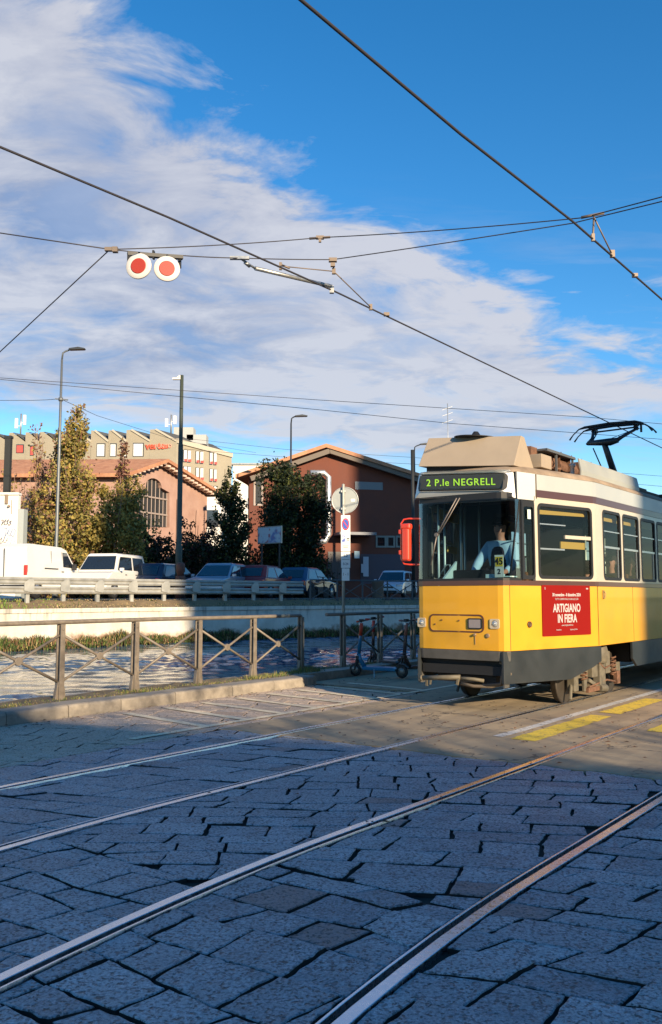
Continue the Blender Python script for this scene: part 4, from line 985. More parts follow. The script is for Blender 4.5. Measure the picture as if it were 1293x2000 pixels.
person(TW(1.15, -.08, 1.74), ANG+math.pi, M_ltblue, M_navy, M_hair_d, 'driver in a light blue shirt and dark waistcoat sitting behind the tram windscreen', 'drive', 1.12, vest=M_navy)
person(TW(3.45, -.92, 1.36), ANG+math.pi-.35, M_navy, M_navy, M_hair_d, 'dark haired passenger in a dark coat behind the first tall side window of the tram')
person(TW(4.30, -.92, 1.33), ANG+math.pi-.3, mat('grey_coat', (.2, .19, .19), .8), M_navy, M_hair_b, 'brown haired passenger in a grey coat behind the second tall side window of the tram')
person(TW(2.95, -.70, 1.25), ANG+.9, mat('brown_coat', (.12, .06, .04), .8), M_navy, M_hair_d, 'passenger in a brown coat low in the front corner of the first tall side window', k=.95)
# ================================================================ railing, sign, scooters, overhead wires
M_rail = mat('railing_paint', (.20, .165, .13), .55, .1, var=.18, vscale=14, dirt=.35, bump=.001, bscale=90)
M_zinc = mat('galvanised_steel', (.42, .42, .40), .45, .7, var=.15, vscale=10)
M_signback = mat('sign_back_grey', (.30, .32, .31), .5, .2, var=.06, vscale=6)
M_signw = mat('sign_white', (.80, .79, .76), .45)
M_blk = mat('sign_black', (.02, .02, .022), .6)
PB, PA, PS, PZ = 10.42, 7.55, 1.335, .10
def section(k0, k1, label, end0, end1):
    root = empty('railing', AB(PA+PS*k0, PB, PZ), ANG); L = PS*(k1-k0)
    hT = 1.085
    for k in range(k1-k0+1):
        x = PS*k; mb = MB()
        for dy in (-.040, .040): mb.extrude([(x-.042, .0), (x+.042, .0), (x+.036, hT-.03), (x-.036, hT-.03)], [], lambda a, z, dy=dy: Vector((a, dy-.013, z)), lambda a, z, dy=dy: Vector((a, dy+.013, z)))
        mb.extrude([(x-.09, -.02), (x+.09, -.02), (x+.075, .12), (x+.046, .26), (x-.046, .26), (x-.075, .12)], [], lambda a, z: Vector((a, -.030, z)), lambda a, z: Vector((a, .030, z)))
        mb.lathe([(.016, -.062), (.016, .062)], 8, (x, 0, hT-.10), 'Y'); mb.build('post', M_rail, root, bevel=.004)
    mb = MB(); P = [(-.55 if end0 else 0, 0, hT)]+[(L*i/12, 0, hT+.004*math.sin(i)) for i in range(0 if not end0 else 1, 13)]
    if end1: P = P[:-1]+[(L-.03, 0, hT), (L+.0, 0, hT-.02), (L+.012, 0, hT-.06), (L+.012, 0, .05)]
    mb.tube(P, .033, 10); mb.build('top_rail', M_rail, root)
    for k in range(k1-k0):
        x0, x1 = PS*k+.03, PS*(k+1)-.03; xm = (x0+x1)/2; zt, zb, zm = .90, .26, .58
        for (pa, pb) in (((x0, 0, zt), (x1, 0, zb)), ((x0, 0, zb), (x1, 0, zt))):
            mb = MB(); mb.tube([pa, pb], .020, 8); mb.build('cross_bar', M_rail, root)
        mb = MB(); mb.lathe([(.06, -.026), (.06, .026)], 8, (xm, 0, zm), 'Y'); mb.build('hub', M_rail, root, bevel=.006)
    return tag(root, label, 'railing', 'metal railings with crossed bars along the near bank')
section(-4, 4, 'sunlit canal railing whose top rail bends down at its end post', True, True)
section(5, 16, 'shaded canal railing behind the scooters, going on behind the tram', True, False)
# the sign post with its disc seen from behind and the parking plates
SP = at(671, 1296, 17.85); sx, sy = SP.x, SP.y
sign = empty('traffic_sign', (sx, sy, .10))
def sat(px, py): p = at(px, py, sy); return p
mb = MB(); mb.tube([(0, 0, 0), (0, 0, 3.72)], .030, 12); mb.lathe([(.03, 3.72), (.034, 3.74), (.01, 3.76)], 12); mb.build('pole', mat('pole_grey_green', (.40, .39, .33), .5, .4, var=.1, vscale=5), sign)
mb = MB(); mb.lathe([(.27, .0), (.275, .004), (.275, .010), (.262, .013), (.0, .013)], 40, (.035, .045, 3.42), 'Y'); dk = mb.build('sign_disc', M_signback, sign)
mb = MB(); mb.lathe([(.275, -.006), (.280, -.004), (.280, .016), (.262, .016), (.262, -.006), (.275, -.006)], 40, (.035, .045, 3.42), 'Y', caps=False); mb.build('rim', M_zinc, dk)
mb = MB(); mb.box((.20, .040, 3.42), (.085, .006, .055)); mb.build('sticker', M_signw, dk)
mb = MB(); mb.box((0, .02, 3.60), (.10, .08, .04)); mb.box((0, .02, 3.24), (.10, .08, .04)); mb.build('clamp', M_zinc, sign)
plz = [(.82, 3.15, 2.355, .215), (.2, 2.345, 2.015, .195), (.2, 2.000, 1.745, .165)]
tilt = R(-38)
def plate(x0, z1, z0, w, nm):
    mb = MB(); mb.M = Matrix.Translation((x0, -.045, 0)); mb.box((0, 0, (z0+z1)/2), (w, .006, z1-z0), 0); return mb.build(nm, M_signw, sign, bevel=.003)
p1 = plate(.045, 3.10, 2.36, .19, 'parking_plate')
def disc(cx, cz, r, m, nm, par, y=-.051, n=28, ex=.62):
    mb = MB(); mb.poly([(cx+ex*r*math.cos(2*math.pi*i/n), y, cz+r*math.sin(2*math.pi*i/n)) for i in range(n)]); return mb.build(nm, m, par, fix=False)
M_sred = mat('sign_red', (.62, .03, .03), .5); M_sblue = mat('sign_blue', (.03, .09, .42), .5)
disc(.045, 2.915, .125, M_sred, 'red_ring', p1); disc(.045, 2.915, .098, M_sblue, 'blue_field', p1, -.0525)
mb = MB(); mb.bar((.045-.045, -.054, 2.98), (.045+.045, -.054, 2.85), .018, .002, up=(0, 1, 0)); mb.build('red_slash', M_sred, p1)
mb = MB(); mb.box((.0, -.0515, 2.62), (.062, .002, .13)); mb.build('blue_square', M_sblue, p1)
text('P', .11, 'sign_text', M_signw, p1, (.0, -.0535, 2.622), (1, 0, 0), (0, 0, 1), .0008, sx=.8, bold=.004)
mb = MB(); mb.box((.095, -.0515, 2.62), (.055, .001, .02)); mb.box((.095, -.0515, 2.585), (.02, .001, .03)); mb.box((.045, -.0515, 2.47), (.13, .001, .012)); mb.box((.045, -.0515, 2.44), (.10, .001, .010)); mb.build('printed_lines', M_blk, p1)
p2 = plate(.045, 2.35, 2.02, .185, 'hours_plate'); mb = MB(); mb.box((.045, -.0515, 2.19), (.16, .001, .006)); mb.build('printed_line', M_blk, p2)
text('1.2', .085, 'sign_text', M_blk, p2, (.045, -.0515, 2.27), (1, 0, 0), (0, 0, 1), .0008, sx=.8); text('0-24', .075, 'sign_text', M_blk, p2, (.045, -.0515, 2.10), (1, 0, 0), (0, 0, 1), .0008, sx=.8)
p3 = plate(.045, 2.01, 1.76, .155, 'arrow_plate'); text('1 - 1', .085, 'sign_text', M_blk, p3, (.045, -.0515, 1.89), (1, 0, 0), (0, 0, 1), .0008, sx=.8)
tag(sign, 'grey pole with a round sign seen from behind and white parking plates below it', 'road sign')
# ---------------------------------------------------------------- e-scooters
def scooter(P, rz, frame, grip, label, lean=0.0, stem_rot=0.0):
    root = empty('electric_scooter', P, rz); root.rotation_euler = (lean, 0, rz)
    T = mat('scooter_tyre', (.02, .02, .022), .7)
    for x in (.47, -.52):
        mb = MB(); mb.lathe([(.075, -.022), (.112, -.024), (.122, -.012), (.122, .012), (.112, .024), (.075, .022)], 24, (x, 0, .122), 'Y'); wh = mb.build('wheel', T, root)
        mb = MB(); mb.lathe([(.012, -.03), (.072, -.022), (.074, .022), (.012, .03)], 16, (x, 0, .122), 'Y'); mb.build('rim', mat('scooter_rim', (.25, .24, .22), .4, .5), wh)
    mb = MB(); mb.extrude([(-.42, .13), (.26, .13), (.30, .17), (.24, .195), (-.36, .195), (-.43, .17)], [], lambda x, z: Vector((x, -.085, z)), lambda x, z: Vector((x, .085, z))); mb.build('deck', frame, root, bevel=.012)
    mb = MB(); mb.extrude([(-.66, .20), (-.58, .26), (-.46, .27), (-.40, .20), (-.44, .19), (-.5, .25), (-.58, .24)], [], lambda x, z: Vector((x, -.035, z)), lambda x, z: Vector((x, .035, z))); mb.build('mudguard', M_blk, root)
    mb = MB(); mb.tube([(.26, 0, .17), (.36, 0, .34), (.385, 0, .46)], .035, 10, radii=[.045, .042, .036]); mb.tube([(.385, 0, .40), (.335, 0, .74), (.30, 0, 1.02)], .028, 10, radii=[.038, .032, .024]); mb.build('stem', frame, root)
    mb = MB()
    for sg in (-1, 1): mb.bar((.395, sg*.035, .38), (.47, sg*.035, .12), .022, .035)
    mb.box((.40, 0, .37), (.07, .09, .04)); mb.box((.41, 0, .27), (.10, .05, .012)); mb.build('fork', M_blk, root)
    mb = MB(); mb.tube([(.33, 0, .78), (.30, 0, 1.02)], .034, 10); mb.build('reflector_sleeve', grip, root)
    mb = MB(); mb.tube([(.26, -.25, 1.07), (.29, -.12, 1.06), (.30, 0, 1.05), (.29, .12, 1.06), (.26, .25, 1.07)], .014, 8); mb.box((.30, 0, 1.07), (.06, .09, .05)); mb.tube([(.33, -.1, 1.05), (.40, 0, .9), (.37, 0, .6)], .006, 5); hb = mb.build('handlebar', M_blk, root)
    mb = MB()
    for sg in (-1, 1): mb.tube([(.268, sg*.16, 1.067), (.258, sg*.26, 1.072)], .020, 8)
    mb.build('grip', grip, hb)
    mb = MB(); mb.box((.335, 0, 1.0), (.03, .05, .045)); mb.build('headlight', M_signw, root, bevel=.006)
    mb = MB(); mb.bar((.02, .09, .15), (-.03, .19, .01), .016); mb.build('kickstand', M_zinc, root)
    return tag(root, label, 'scooter', 'rental scooters standing on the verge')
gA, gB = on_ground(690, 1318, .02), on_ground(785, 1326, .02)
M_sc_blue = mat('scooter_blue', (.008, .15, .30), .35, coat=.4); M_orange = mat('orange_sleeve', (.45, .05, .02), .5)
scooter(on_ground(737, 1322, .012), math.atan2(gA.y-gB.y, gA.x-gB.x)+.25, M_sc_blue, M_orange, 'blue electric scooter with an orange band round its stem, parked beside the sign pole', R(-4))
scooter(on_ground(748, 1311, .012)+Vector((.1, .5, 0)), R(128), mat('scooter_black', (.03, .03, .035), .4), mat('red_sleeve', (.55, .06, .04), .5), 'black electric scooter with red grips standing behind the blue one', R(-5))
scooter(on_ground(812, 1322, .012)+Vector((.12, .3, 0)), R(215), mat('scooter_dark', (.05, .04, .045), .4), mat('salmon_sleeve', (.28, .11, .08), .5), 'dark electric scooter half hidden behind the front corner of the tram', R(3))

# ---------------------------------------------------------------- overhead line
M_wire = mat('overhead_wire', (.055, .05, .055), .6, .4)
M_ins = mat('clamp_bronze', (.22, .17, .13), .6, .4)
ROOTP = {}
def plane_v(px, py, b):
    """point of the upright plane above the track line b seen at a pixel"""
    rx, ry = (px-646.5)/F, (1000-py)/F; d = Vector((rx, _ct-_st*ry, _st+_ct*ry)); n = Vector((DIRB[0], DIRB[1], 0))
    t = b/(d.dot(n)); return Vector((0, 0, CAMH))+d*t
def wire(name, pts, r, label, cat='overhead wire', sag=0.0, group='overhead wires of the tram line', n=14):
    P = []
    for i in range(len(pts)-1):
        a, b = Vector(pts[i]), Vector(pts[i+1])
        for k in range(n): t = k/n; P.append(a.lerp(b, t)-Vector((0, 0, sag*4*t*(1-t))))
    P.append(Vector(pts[-1])); mb = MB(); mb.tube(P, r, 6); return tag(mb.build(name, M_wire), label, cat, group)
def ext(p, q, d): p, q = Vector(p), Vector(q); return q+(q-p).normalized()*d
# contact wire over the near track
bA, bN = 5.82, 2.80
n0, n1 = plane_v(588, 0, bN), plane_v(1293, 585, bN); nm_ = plane_v(900, 262, bN)
w1 = wire('contact_wire', [ext(nm_, n0, 12), n0, nm_, plane_v(1118, 432, bN), n1, ext(nm_, n1, 40)], .011, 'thick contact wire running down across the blue sky at the upper right', n=3)
f0, f1 = plane_v(0, 287, bA), plane_v(660, 572, bA); fh = TW(6.35, 0, 4.965)
w2 = wire('contact_wire', [ext(f1, f0, 12), f0, plane_v(330, 425, bA), f1, fh, ext(f1, fh, 40)], .010, 'contact wire from the upper left down to the raised pantograph of the tram', n=3)
# span wires: node, discs, hangers
def Pd(px, py, Y): return at(px, py, Y)
node = Pd(215, 487, 8.2)
wire('span_wire', [ext(node, Pd(0, 455, 8.4), 10), node], .006, 'thin span wire from the left edge to the small knot beside the red discs')
wire('span_wire', [ext(node, Pd(0, 687, 9.5), 8), node], .006, 'thin stay wire slanting from the small knot down to the left edge')
up1, up2 = Pd(625, 464, 9.6), Pd(1140, 425, 8.1)
wire('span_wire', [node, up1, up2, ext(up2, Pd(1293, 383, 7.4), 8)], .0055, 'upper of two span wires crossing from the red discs to the right edge', sag=.02)
lo1, lo2, lo3 = Pd(355, 499, 8.4), Pd(470, 504, 8.7), Pd(650, 507, 9.3)
wire('span_wire', [node, lo1, lo2, lo3, Pd(1118, 436, 8.3), ext(Pd(1118, 436, 8.3), Pd(1293, 393, 7.6), 8)], .0055, 'lower of two span wires crossing from the red discs to the right edge', sag=.005)
def fitting(name, segs, boxes, label, m=M_ins):
    mb = MB()
    for p, q, r in segs: mb.tube([p, q], r, 6)
    for c, s in boxes: mb.box(c, s)
    return tag(mb.build(name, m), label, 'wire clamp', 'clamps and hangers on the overhead wires')
fitting('wire_clamp', [], [(node, (.10, .04, .035)), (Pd(225, 488, 8.2), (.05, .05, .05))], 'small wire knot just left of the two red discs')
fitting('wire_insulator', [(Pd(604, 466, 9.6), Pd(645, 463, 9.6), .014)], [(up1, (.09, .04, .035)), (up1-Vector((0, 0, .03)), (.03, .03, .05))], 'small insulator in the middle of the upper span wire')
fitting('wire_hanger', [(Pd(1135, 425, 8.05), Pd(1180, 416, 8.0), .014), (Pd(1160, 424, 8.1), plane_v(1158, 466, bN), .010), (Pd(1160, 424, 8.1), plane_v(1196, 498, bN), .008)], [(plane_v(1158, 464, bN), (.03, .03, .07)), (plane_v(1196, 496, bN), (.04, .04, .07))], 'forked hanger holding the thick contact wire below the span wires')
fitting('wire_clamp', [], [(plane_v(1240, 538, bN), (.05, .05, .035))], 'small clamp low on the thick contact wire by the right edge')
tb = plane_v(648, 566, bA); ta = Pd(498, 524, 8.9)
bar_ = fitting('wire_steady_arm', [(ta, tb+Vector((0, 0, .04)), .022), (Pd(470, 505, 8.7), ta, .012), (Pd(478, 512, 8.75), Pd(488, 520, 8.8), .02)], [(Pd(468, 504, 8.7), (.20, .04, .03)), (tb, (.05, .05, .08))], 'long grey steady arm lying over the contact wire right of the red discs', M_zinc)
hg = Pd(652, 530, 9.35); hp2 = plane_v(724, 600, bA)
fitting('wire_hanger', [(lo3, hg, .012), (hg, hp2, .007), (Pd(552, 520, 9.1), hg, .006), (Pd(546, 516, 9.1), Pd(566, 524, 9.1), .012)], [(lo3+Vector((0, 0, -.005)), (.09, .05, .04)), (lo3+Vector((0, 0, -.06)), (.05, .04, .04)), (hg, (.04, .04, .06)), (hp2, (.04, .04, .07)), (Pd(548, 520, 9.1), (.03, .03, .08))], 'hanger rod dropping from the lower span wire to the contact wire')
fitting('wire_clamp', [], [(plane_v(755, 614, bA), (.07, .05, .04))], 'small clamp on the contact wire just right of the hanger rod')
# the twin red discs
ds = empty('signal_discs', Pd(300, 500, 8.25))
o0 = ds.location
mb = MB(); mb.bar(Pd(249, 496, 8.2)-o0, Pd(357, 503, 8.4)-o0, .05, .035); mb.box(Pd(252, 503, 8.2)-o0, (.03, .03, .10)); mb.box(Pd(351, 512, 8.4)-o0, (.03, .03, .12)); mb.box(Pd(300, 498, 8.3)-o0, (.02, .05, .08)); mb.build('crossbar', M_rub, ds)
def dsc(px, py, Y, rad, rz):
    c = Pd(px, py, Y)-o0; r_ = empty('disc', c); r_.parent = ds
    mb = MB(); mb.M = Matrix.Rotation(rz, 4, 'Z'); mb.lathe([(rad*.96, .012), (rad, .008), (rad, -.006), (rad*.97, -.010), (rad*.62, -.010)], 36, (0, 0, 0), 'Y'); o = mb.build('white_ring', mat('disc_white', (.60, .57, .53), .5), None); o.parent = ds; o.location = c
    mb = MB(); mb.M = Matrix.Rotation(rz, 4, 'Z'); mb.lathe([(rad*.60, -.008), (rad*.60, -.014), (rad*.56, -.016)], 32, (0, 0, 0), 'Y'); q = mb.build('red_disc', mat('disc_red', (.36, .035, .018), .5), o)
    mb = MB(); mb.tube([Vector((0, .02, rad*.9)), Vector((0, .0, rad*1.12))], .01, 6); mb.build('hook', M_rub, o)
    bpy.data.objects.remove(r_)
dsc(271, 520, 8.08, .126, R(-8)); dsc(326, 525, 8.20, .126, R(10))
tag(ds, 'pair of round red discs with white rims hanging from the span wire', 'signal disc')
# far thin cables
cables = [((0, 738, 34), (620, 781, 36), (1150, 815, 38), (1293, 828, 39), 'upper of two long cables sagging across the low sky behind the lamp posts'),
          ((0, 741, 33), (620, 800, 35), (880, 827, 36), (1293, 858, 38), 'lower of two long cables sagging across the low sky behind the lamp posts'),
          ((0, 782, 40), (60, 782, 40), (90, 781, 39.5), (118, 779, 39), 'faint cable entering from the left edge to the tall grey lamp post'),
          ((118, 779, 39), (190, 812, 46), (330, 856, 58), (500, 884, 70), 'faint cable dropping from the grey lamp post behind the beige building'),
          ((360, 856, 60), (560, 878, 60), (800, 893, 60), (1293, 930, 60), 'upper faint cable above the brick building roofs'),
          ((360, 877, 58), (560, 893, 58), (800, 906, 58), (1293, 950, 58), 'lower faint cable just above the brick building roofs')]
for c in cables: wire('cable', [at(*p) for p in c[:4]], .011 if c[0][2] < 39 else .012, c[4], 'cable', group='long cables across the sky', n=8)
# ================================================================ the far bank: guard rail, fence, lamps, cars
M_gr = mat('guard_rail_steel', (.40, .39, .35), .5, .35, var=.15, vscale=3, dirt=.35)
M_grd = mat('fence_dark_steel', (.07, .075, .08), .55, .3)
gr_ = empty('guard_rail', bank_pt(0, 1.0, 1.38)); go = gr_.location.copy()
T0, T1 = -10.5, 13.6
for (z0, z1, nm) in ((1.62, 1.86, 'lower_beam'), (1.92, 2.13, 'upper_beam')):
    mb = MB(); prof = [(-.10, z0), (-.14, z0+(z1-z0)*.22), (-.10, z0+(z1-z0)*.45), (-.10, z0+(z1-z0)*.55), (-.14, z0+(z1-z0)*.78), (-.10, z1), (-.07, z1), (-.07, z0)]
    gr2 = []; k = 0
    while T0+k*.6 <= T1: gr2.append([mb.pt(bank_pt(T0+k*.6, 1.0+o, z)-go) for o, z in prof]); k += 1
    for a, b in zip(gr2, gr2[1:]):
        for j in range(8): mb.face((a[j], a[(j+1) % 8], b[(j+1) % 8], b[j]))
    mb.build(nm, M_gr, gr_)
mb = MB(); gr2 = []; k = 0
while T0+k*.6 <= T1: gr2.append([mb.pt(bank_pt(T0+k*.6, 1.0+o, z)-go) for o, z in ((-.12, 2.12), (-.12, 2.155), (.10, 2.155), (.10, 2.12))]); k += 1
for a, b in zip(gr2, gr2[1:]):
    for j in range(4): mb.face((a[j], a[(j+1) % 4], b[(j+1) % 4], b[j]))
mb.build('cap_strip', M_gr, gr_)
t = T0+.3
while t < T1:
    p, d = bank_at(t); ang = math.atan2(d.y, d.x); c = bank_pt(t, 1.0, 0)-go; mb = MB()
    mb.box((c.x, c.y, 1.70-go.z), (.13, .09, .80), ang); mb.M = Matrix.Translation((c.x, c.y, -go.z)) @ Matrix.Rotation(ang, 4, 'Z')
    mb.extrude([(-.20, 1.72), (.10, 1.66), (.16, 1.74), (.16, 2.02), (.10, 2.10), (-.05, 2.08), (-.20, 1.98)], [], lambda x, z: Vector((x, -.16, z)), lambda x, z: Vector((x, -.145, z)))
    mb.build('post', M_gr, gr_); t += 1.335
tag(gr_, 'grey steel guard rail along the top of the far bank', 'guard rail')
fe = empty('railing', bank_pt(15, 1.0, 1.25)); fo = fe.location.copy(); t = 13.9
mbt = MB(); k = 0; P = []
while t+k*1.35 < 34: P.append(bank_pt(t+k*1.35, 1.0, 2.22)-fo); k += 1
mbt.tube(P, .03, 8); mbt.build('top_rail', M_grd, fe)
for i, p in enumerate(P):
    mb = MB(); mb.box((p.x, p.y, p.z-.5), (.07, .07, 1.0)); mb.box((p.x, p.y, p.z-.9), (.12, .12, .25)); mb.build('post', M_grd, fe)
    if i < len(P)-1:
        q = P[i+1]
        for a, b in ((.12, .82), (.82, .12)): mb = MB(); mb.bar(p-Vector((0, 0, a)), q-Vector((0, 0, b)), .03); mb.build('cross_bar', M_grd, fe)
tag(fe, 'dark railing with crossed bars on the far bank, in front of the brown building', 'railing')
# lamp posts
M_lamp = mat('lamp_post_grey', (.17, .18, .18), .5, .5); M_lampk = mat('lamp_post_black', (.02, .022, .022), .6); M_lumi = mat('luminaire', (.05, .055, .06), .5, .4)
def lamp(px, pyt, Y, arm_px, arm_py, label, m=M_lamp, r=.085, head=.62):
    b = at(px, 1165, Y); base = Vector((b.x, b.y, ROADZ-.02)); top = at(px, pyt, Y).z-base.z; ax = at(arm_px, arm_py, Y).x-base.x; az_ = at(arm_px, arm_py, Y).z-base.z
    root = empty('street_lamp', base); mb = MB(); rr_ = .45
    mb.tube([(0, 0, 0), (0, 0, .8), (0, 0, top*.55), (0, 0, top-rr_)], r, 10, radii=[r*1.25, r, r*.8, r*.55]); mb.tube([(0, 0, top-rr_), (.03, 0, top-rr_*.35), (.14, 0, top-.08), (.34, 0, top), (ax-head, 0, az_-.03)], .04, 8); mb.lathe([(r*1.5, 0), (r*1.5, .35), (r*1.1, .45)], 10); mb.build('pole', m, root)
    mb = MB(); mb.extrude([(ax-head-.1, az_-.07), (ax-.04, az_-.05), (ax, az_-.0), (ax-head*.5, az_+.06), (ax-head-.1, az_+.0)], [], lambda x, z: Vector((x, -.13, z)), lambda x, z: Vector((x, .13, z))); mb.build('luminaire', M_lumi, root, bevel=.02)
    return tag(root, label, 'street lamp', 'street lamps on the far bank')
L1 = lamp(107, 683, 38, 167, 681, 'tall grey street lamp in front of the golden poplar, its arm pointing right')
mb = MB(); zz = at(118, 779, 38).z-L1.location.z; mb.bar((-.25, 0, zz), (.32, 0, zz-.05), .05); mb.lathe([(.10, zz-.1), (.10, zz+.05)], 10); mb.build('cable_bracket', M_lamp, L1)
lamp(567, 812, 49, 601, 812, 'slim dark street lamp rising above the tall shaded poplars', M_lumi)
lamp(812, 869, 60, 840, 867, 'thin street lamp just showing over the roof at the left corner of the tram', M_lumi)
b = at(348, 1165, 36.5); root = empty('street_lamp', (b.x, b.y, ROADZ-.02)); H_ = at(348, 732, 36.5).z-ROADZ
mb = MB(); mb.tube([(0, 0, 0), (0, 0, 2.2), (0, 0, 2.25), (0, 0, H_*.68), (0, 0, H_*.69), (0, 0, H_)], .1, 12, radii=[.15, .14, .11, .105, .085, .075]); mb.build('pole', mat('mast_green_black', (.045, .055, .04), .6), root)
mb = MB(); mb.box((-.22, 0, H_-.16), (.34, .16, .07)); mb.bar((-.05, 0, H_-.15), (-.2, 0, H_-.05), .03); mb.box((-.08, 0, H_-.06), (.1, .1, .1)); mb.build('luminaire', mat('lamp_white', (.7, .68, .62), .5), root)
tag(root, 'thick dark mast with a small white lamp at its top, before the pink gable', 'street lamp', 'street lamps on the far bank')
b = at(808, 1165, 50); root = empty('mast', (b.x, b.y, ROADZ-.02)); mb = MB(); mb.tube([(0, 0, 0), (0, 0, at(808, 878, 50).z-ROADZ)], .10, 10); mb.lathe([(.14, 0), (.14, .5), (.1, .6)], 10); mb.build('pole', M_lampk, root); tag(root, 'plain black mast beside the front left edge of the tram', 'mast')
# ---------------------------------------------------------------- vehicles
M_tyre = mat('tyre', (.015, .015, .016), .8); M_hub = mat('hubcap', (.40, .40, .40), .35, .7); M_cglass = mat('car_glass', (.015, .02, .025), .05, 0, coat=1, spec=.8)
M_trim = mat('car_trim', (.02, .02, .022), .6); M_tl = mat('tail_light', (.45, .02, .015), .25, coat=1); M_hl = mat('car_headlight', (.55, .57, .6), .12, .4, coat=1); M_num = mat('number_plate', (.7, .7, .68), .5)
def car(P, rz, L, W, H, paint, kind, label, belt=None, hood=None, name='parked_car', group='cars parked on the far bank'):
    root = empty(name, P, rz); r = .31 if kind != 'van' else .34; xf, xr = L/2-.82, -L/2+.72; belt = belt or H*.60; hw = W/2
    def arch(cx): return [(cx-(r+.06)*math.cos(R(t)), .30+(r+.05)*math.sin(R(t))) for t in range(0, 181, 20)]
    low = [(-L/2+.05, .30)]+arch(xr)+arch(xf)+[(L/2-.10, .26), (L/2, .40), (L/2-.01, .62)]
    if kind == 'van': prof = low+[(L/2-.12, .92), (L/2-.85, 1.16), (L/2-1.55, H-.12), (L/2-1.95, H-.02), (-L/2+.25, H), (-L/2+.06, H-.12), (-L/2, .9), (-L/2-.02, .45)]
    else: prof = low+[(L/2-.10, .76), (L/2-.50, belt-.08), (L/2-1.05, belt), (-L/2+.12, belt+.02), (-L/2, belt-.12), (-L/2-.02, .5)]
    mb = MB(); mb.extrude(prof, [], lambda x, z: Vector((x, -hw+max(0, z-.9)*(.10 if kind == 'van' else .03), z)), lambda x, z: Vector((x, hw-max(0, z-.9)*(.10 if kind == 'van' else .03), z)))
    body = mb.build('body', paint, root, bevel=.07, segs=3)
    if kind == 'van':
        for sg in (-1, 1):
            mb = MB(); mb.extrude([(L/2-1.86, 1.20), (L/2-1.05, 1.18), (L/2-1.10, 1.30), (L/2-1.58, H-.22), (L/2-1.86, H-.22)], [], lambda x, z: Vector((x, sg*(hw+.004-max(0, z-.9)*.10), z)), lambda x, z: Vector((x, sg*(hw-.05), z))); mb.build('side_window', M_cglass, root)
            mb = MB(); mb.box((-.55, sg*(hw+.005), 1.12), (1.0, .012, .035)); mb.box((L/2-1.95, sg*(hw+.012), 1.02), (.16, .02, .03)); mb.build('door_rail', M_trim, root)
            mb = MB(); mb.box((L/2-1.22, sg*(hw+.10), 1.22), (.14, .16, .24)); mb.build('wing_mirror', M_trim, root, bevel=.02)
            mb = MB(); mb.box((-L/2+.0, sg*(hw-.07), 1.02), (.06, .13, .36)); mb.build('tail_light', M_tl, root, bevel=.015)
            mb = MB(); mb.bar((-L/2+1.75, sg*(hw-.01), .45), (-L/2+1.75, sg*(hw-.07), H-.2), .014); mb.bar((L/2-1.92, sg*(hw-.005), .45), (L/2-1.92, sg*(hw-.08), H-.2), .012); mb.bar((-L/2+.3, sg*(hw+.003), .62), (L/2-.8, sg*(hw+.003), .62), .02, .05); mb.build('panel_gap', M_trim, root)
        mb = MB(); mb.extrude([(L/2-.95, 1.20), (L/2-1.52, H-.18), (L/2-1.56, H-.18), (L/2-1.0, 1.20)], [], lambda x, z: Vector((x+.06, -hw+.14, z+.02)), lambda x, z: Vector((x+.06, hw-.14, z+.02))); mb.build('windscreen', M_cglass, root)
        mb = MB(); mb.box((-L/2-.012, 0, 1.1), (.02, .02, 1.4)); mb.box((-L/2-.02, 0, .42), (.08, W-.1, .16)); mb.build('rear_trim', M_trim, root)
    else:
        x0, x1 = L/2-1.02, -L/2+.14
        rt0, rt1 = {'mpv': (L/2-1.55, -L/2+.30), 'hatch': (L/2-1.85, -L/2+.62), 'suv': (L/2-1.75, -L/2+.45)}[kind]
        iw, tw = hw-.05, hw-.20; zb = belt-.01
        base = [(x0, iw*.94), (x0-.5, iw), (x1+.1, iw), (x1, iw*.85)]; roof = [(rt0, tw*.92), (rt0-.3, tw), (rt1+.1, tw), (rt1, tw*.9)]
        def ring(pts, z): return [(x, -y, z) for x, y in pts]+[(x, y, z) for x, y in pts[::-1]]
        mb = MB(); A = [mb.pt(p) for p in ring(base, zb)]; B = [mb.pt(p) for p in ring(roof, H-.05)]; C = [mb.pt((p[0]*.97+.0, p[1]*.85, H)) for p in ring(roof, H)]
        for a, b_ in ((A, B), (B, C)):
            for j in range(8): mb.face((a[j], a[(j+1) % 8], b_[(j+1) % 8], b_[j]))
        mb.face(C); mb.build('cabin', paint, root, bevel=.02)
        def lp(a, b_, t, zt): return Vector((lerp(a[0], b_[0], t), lerp(a[1], b_[1], t), lerp(zb, H-.05, t)))
        def pane(nm, b0, b1, r0, r1, t0, t1, e, off):
            mbx = MB(); q = []
            for bb, rr2, t in ((b0, r0, t0), (b1, r1, t0), (b1, r1, t1), (b0, r0, t1)): q.append(lp(bb, rr2, t, 0)+off)
            c = sum(q, Vector())/4; q = [c+(p-c)*e for p in q]; mbx.poly(q); mbx.build(nm, M_cglass, root, fix=False)
        pane('windscreen', (base[0][0], -base[0][1]), base[0], (roof[0][0], -roof[0][1]), roof[0], .06, .93, .93, Vector((.012, 0, .01)))
        pane('rear_window', (base[3][0], -base[3][1]), base[3], (roof[3][0], -roof[3][1]), roof[3], .12, .90, .88, Vector((-.012, 0, .01)))
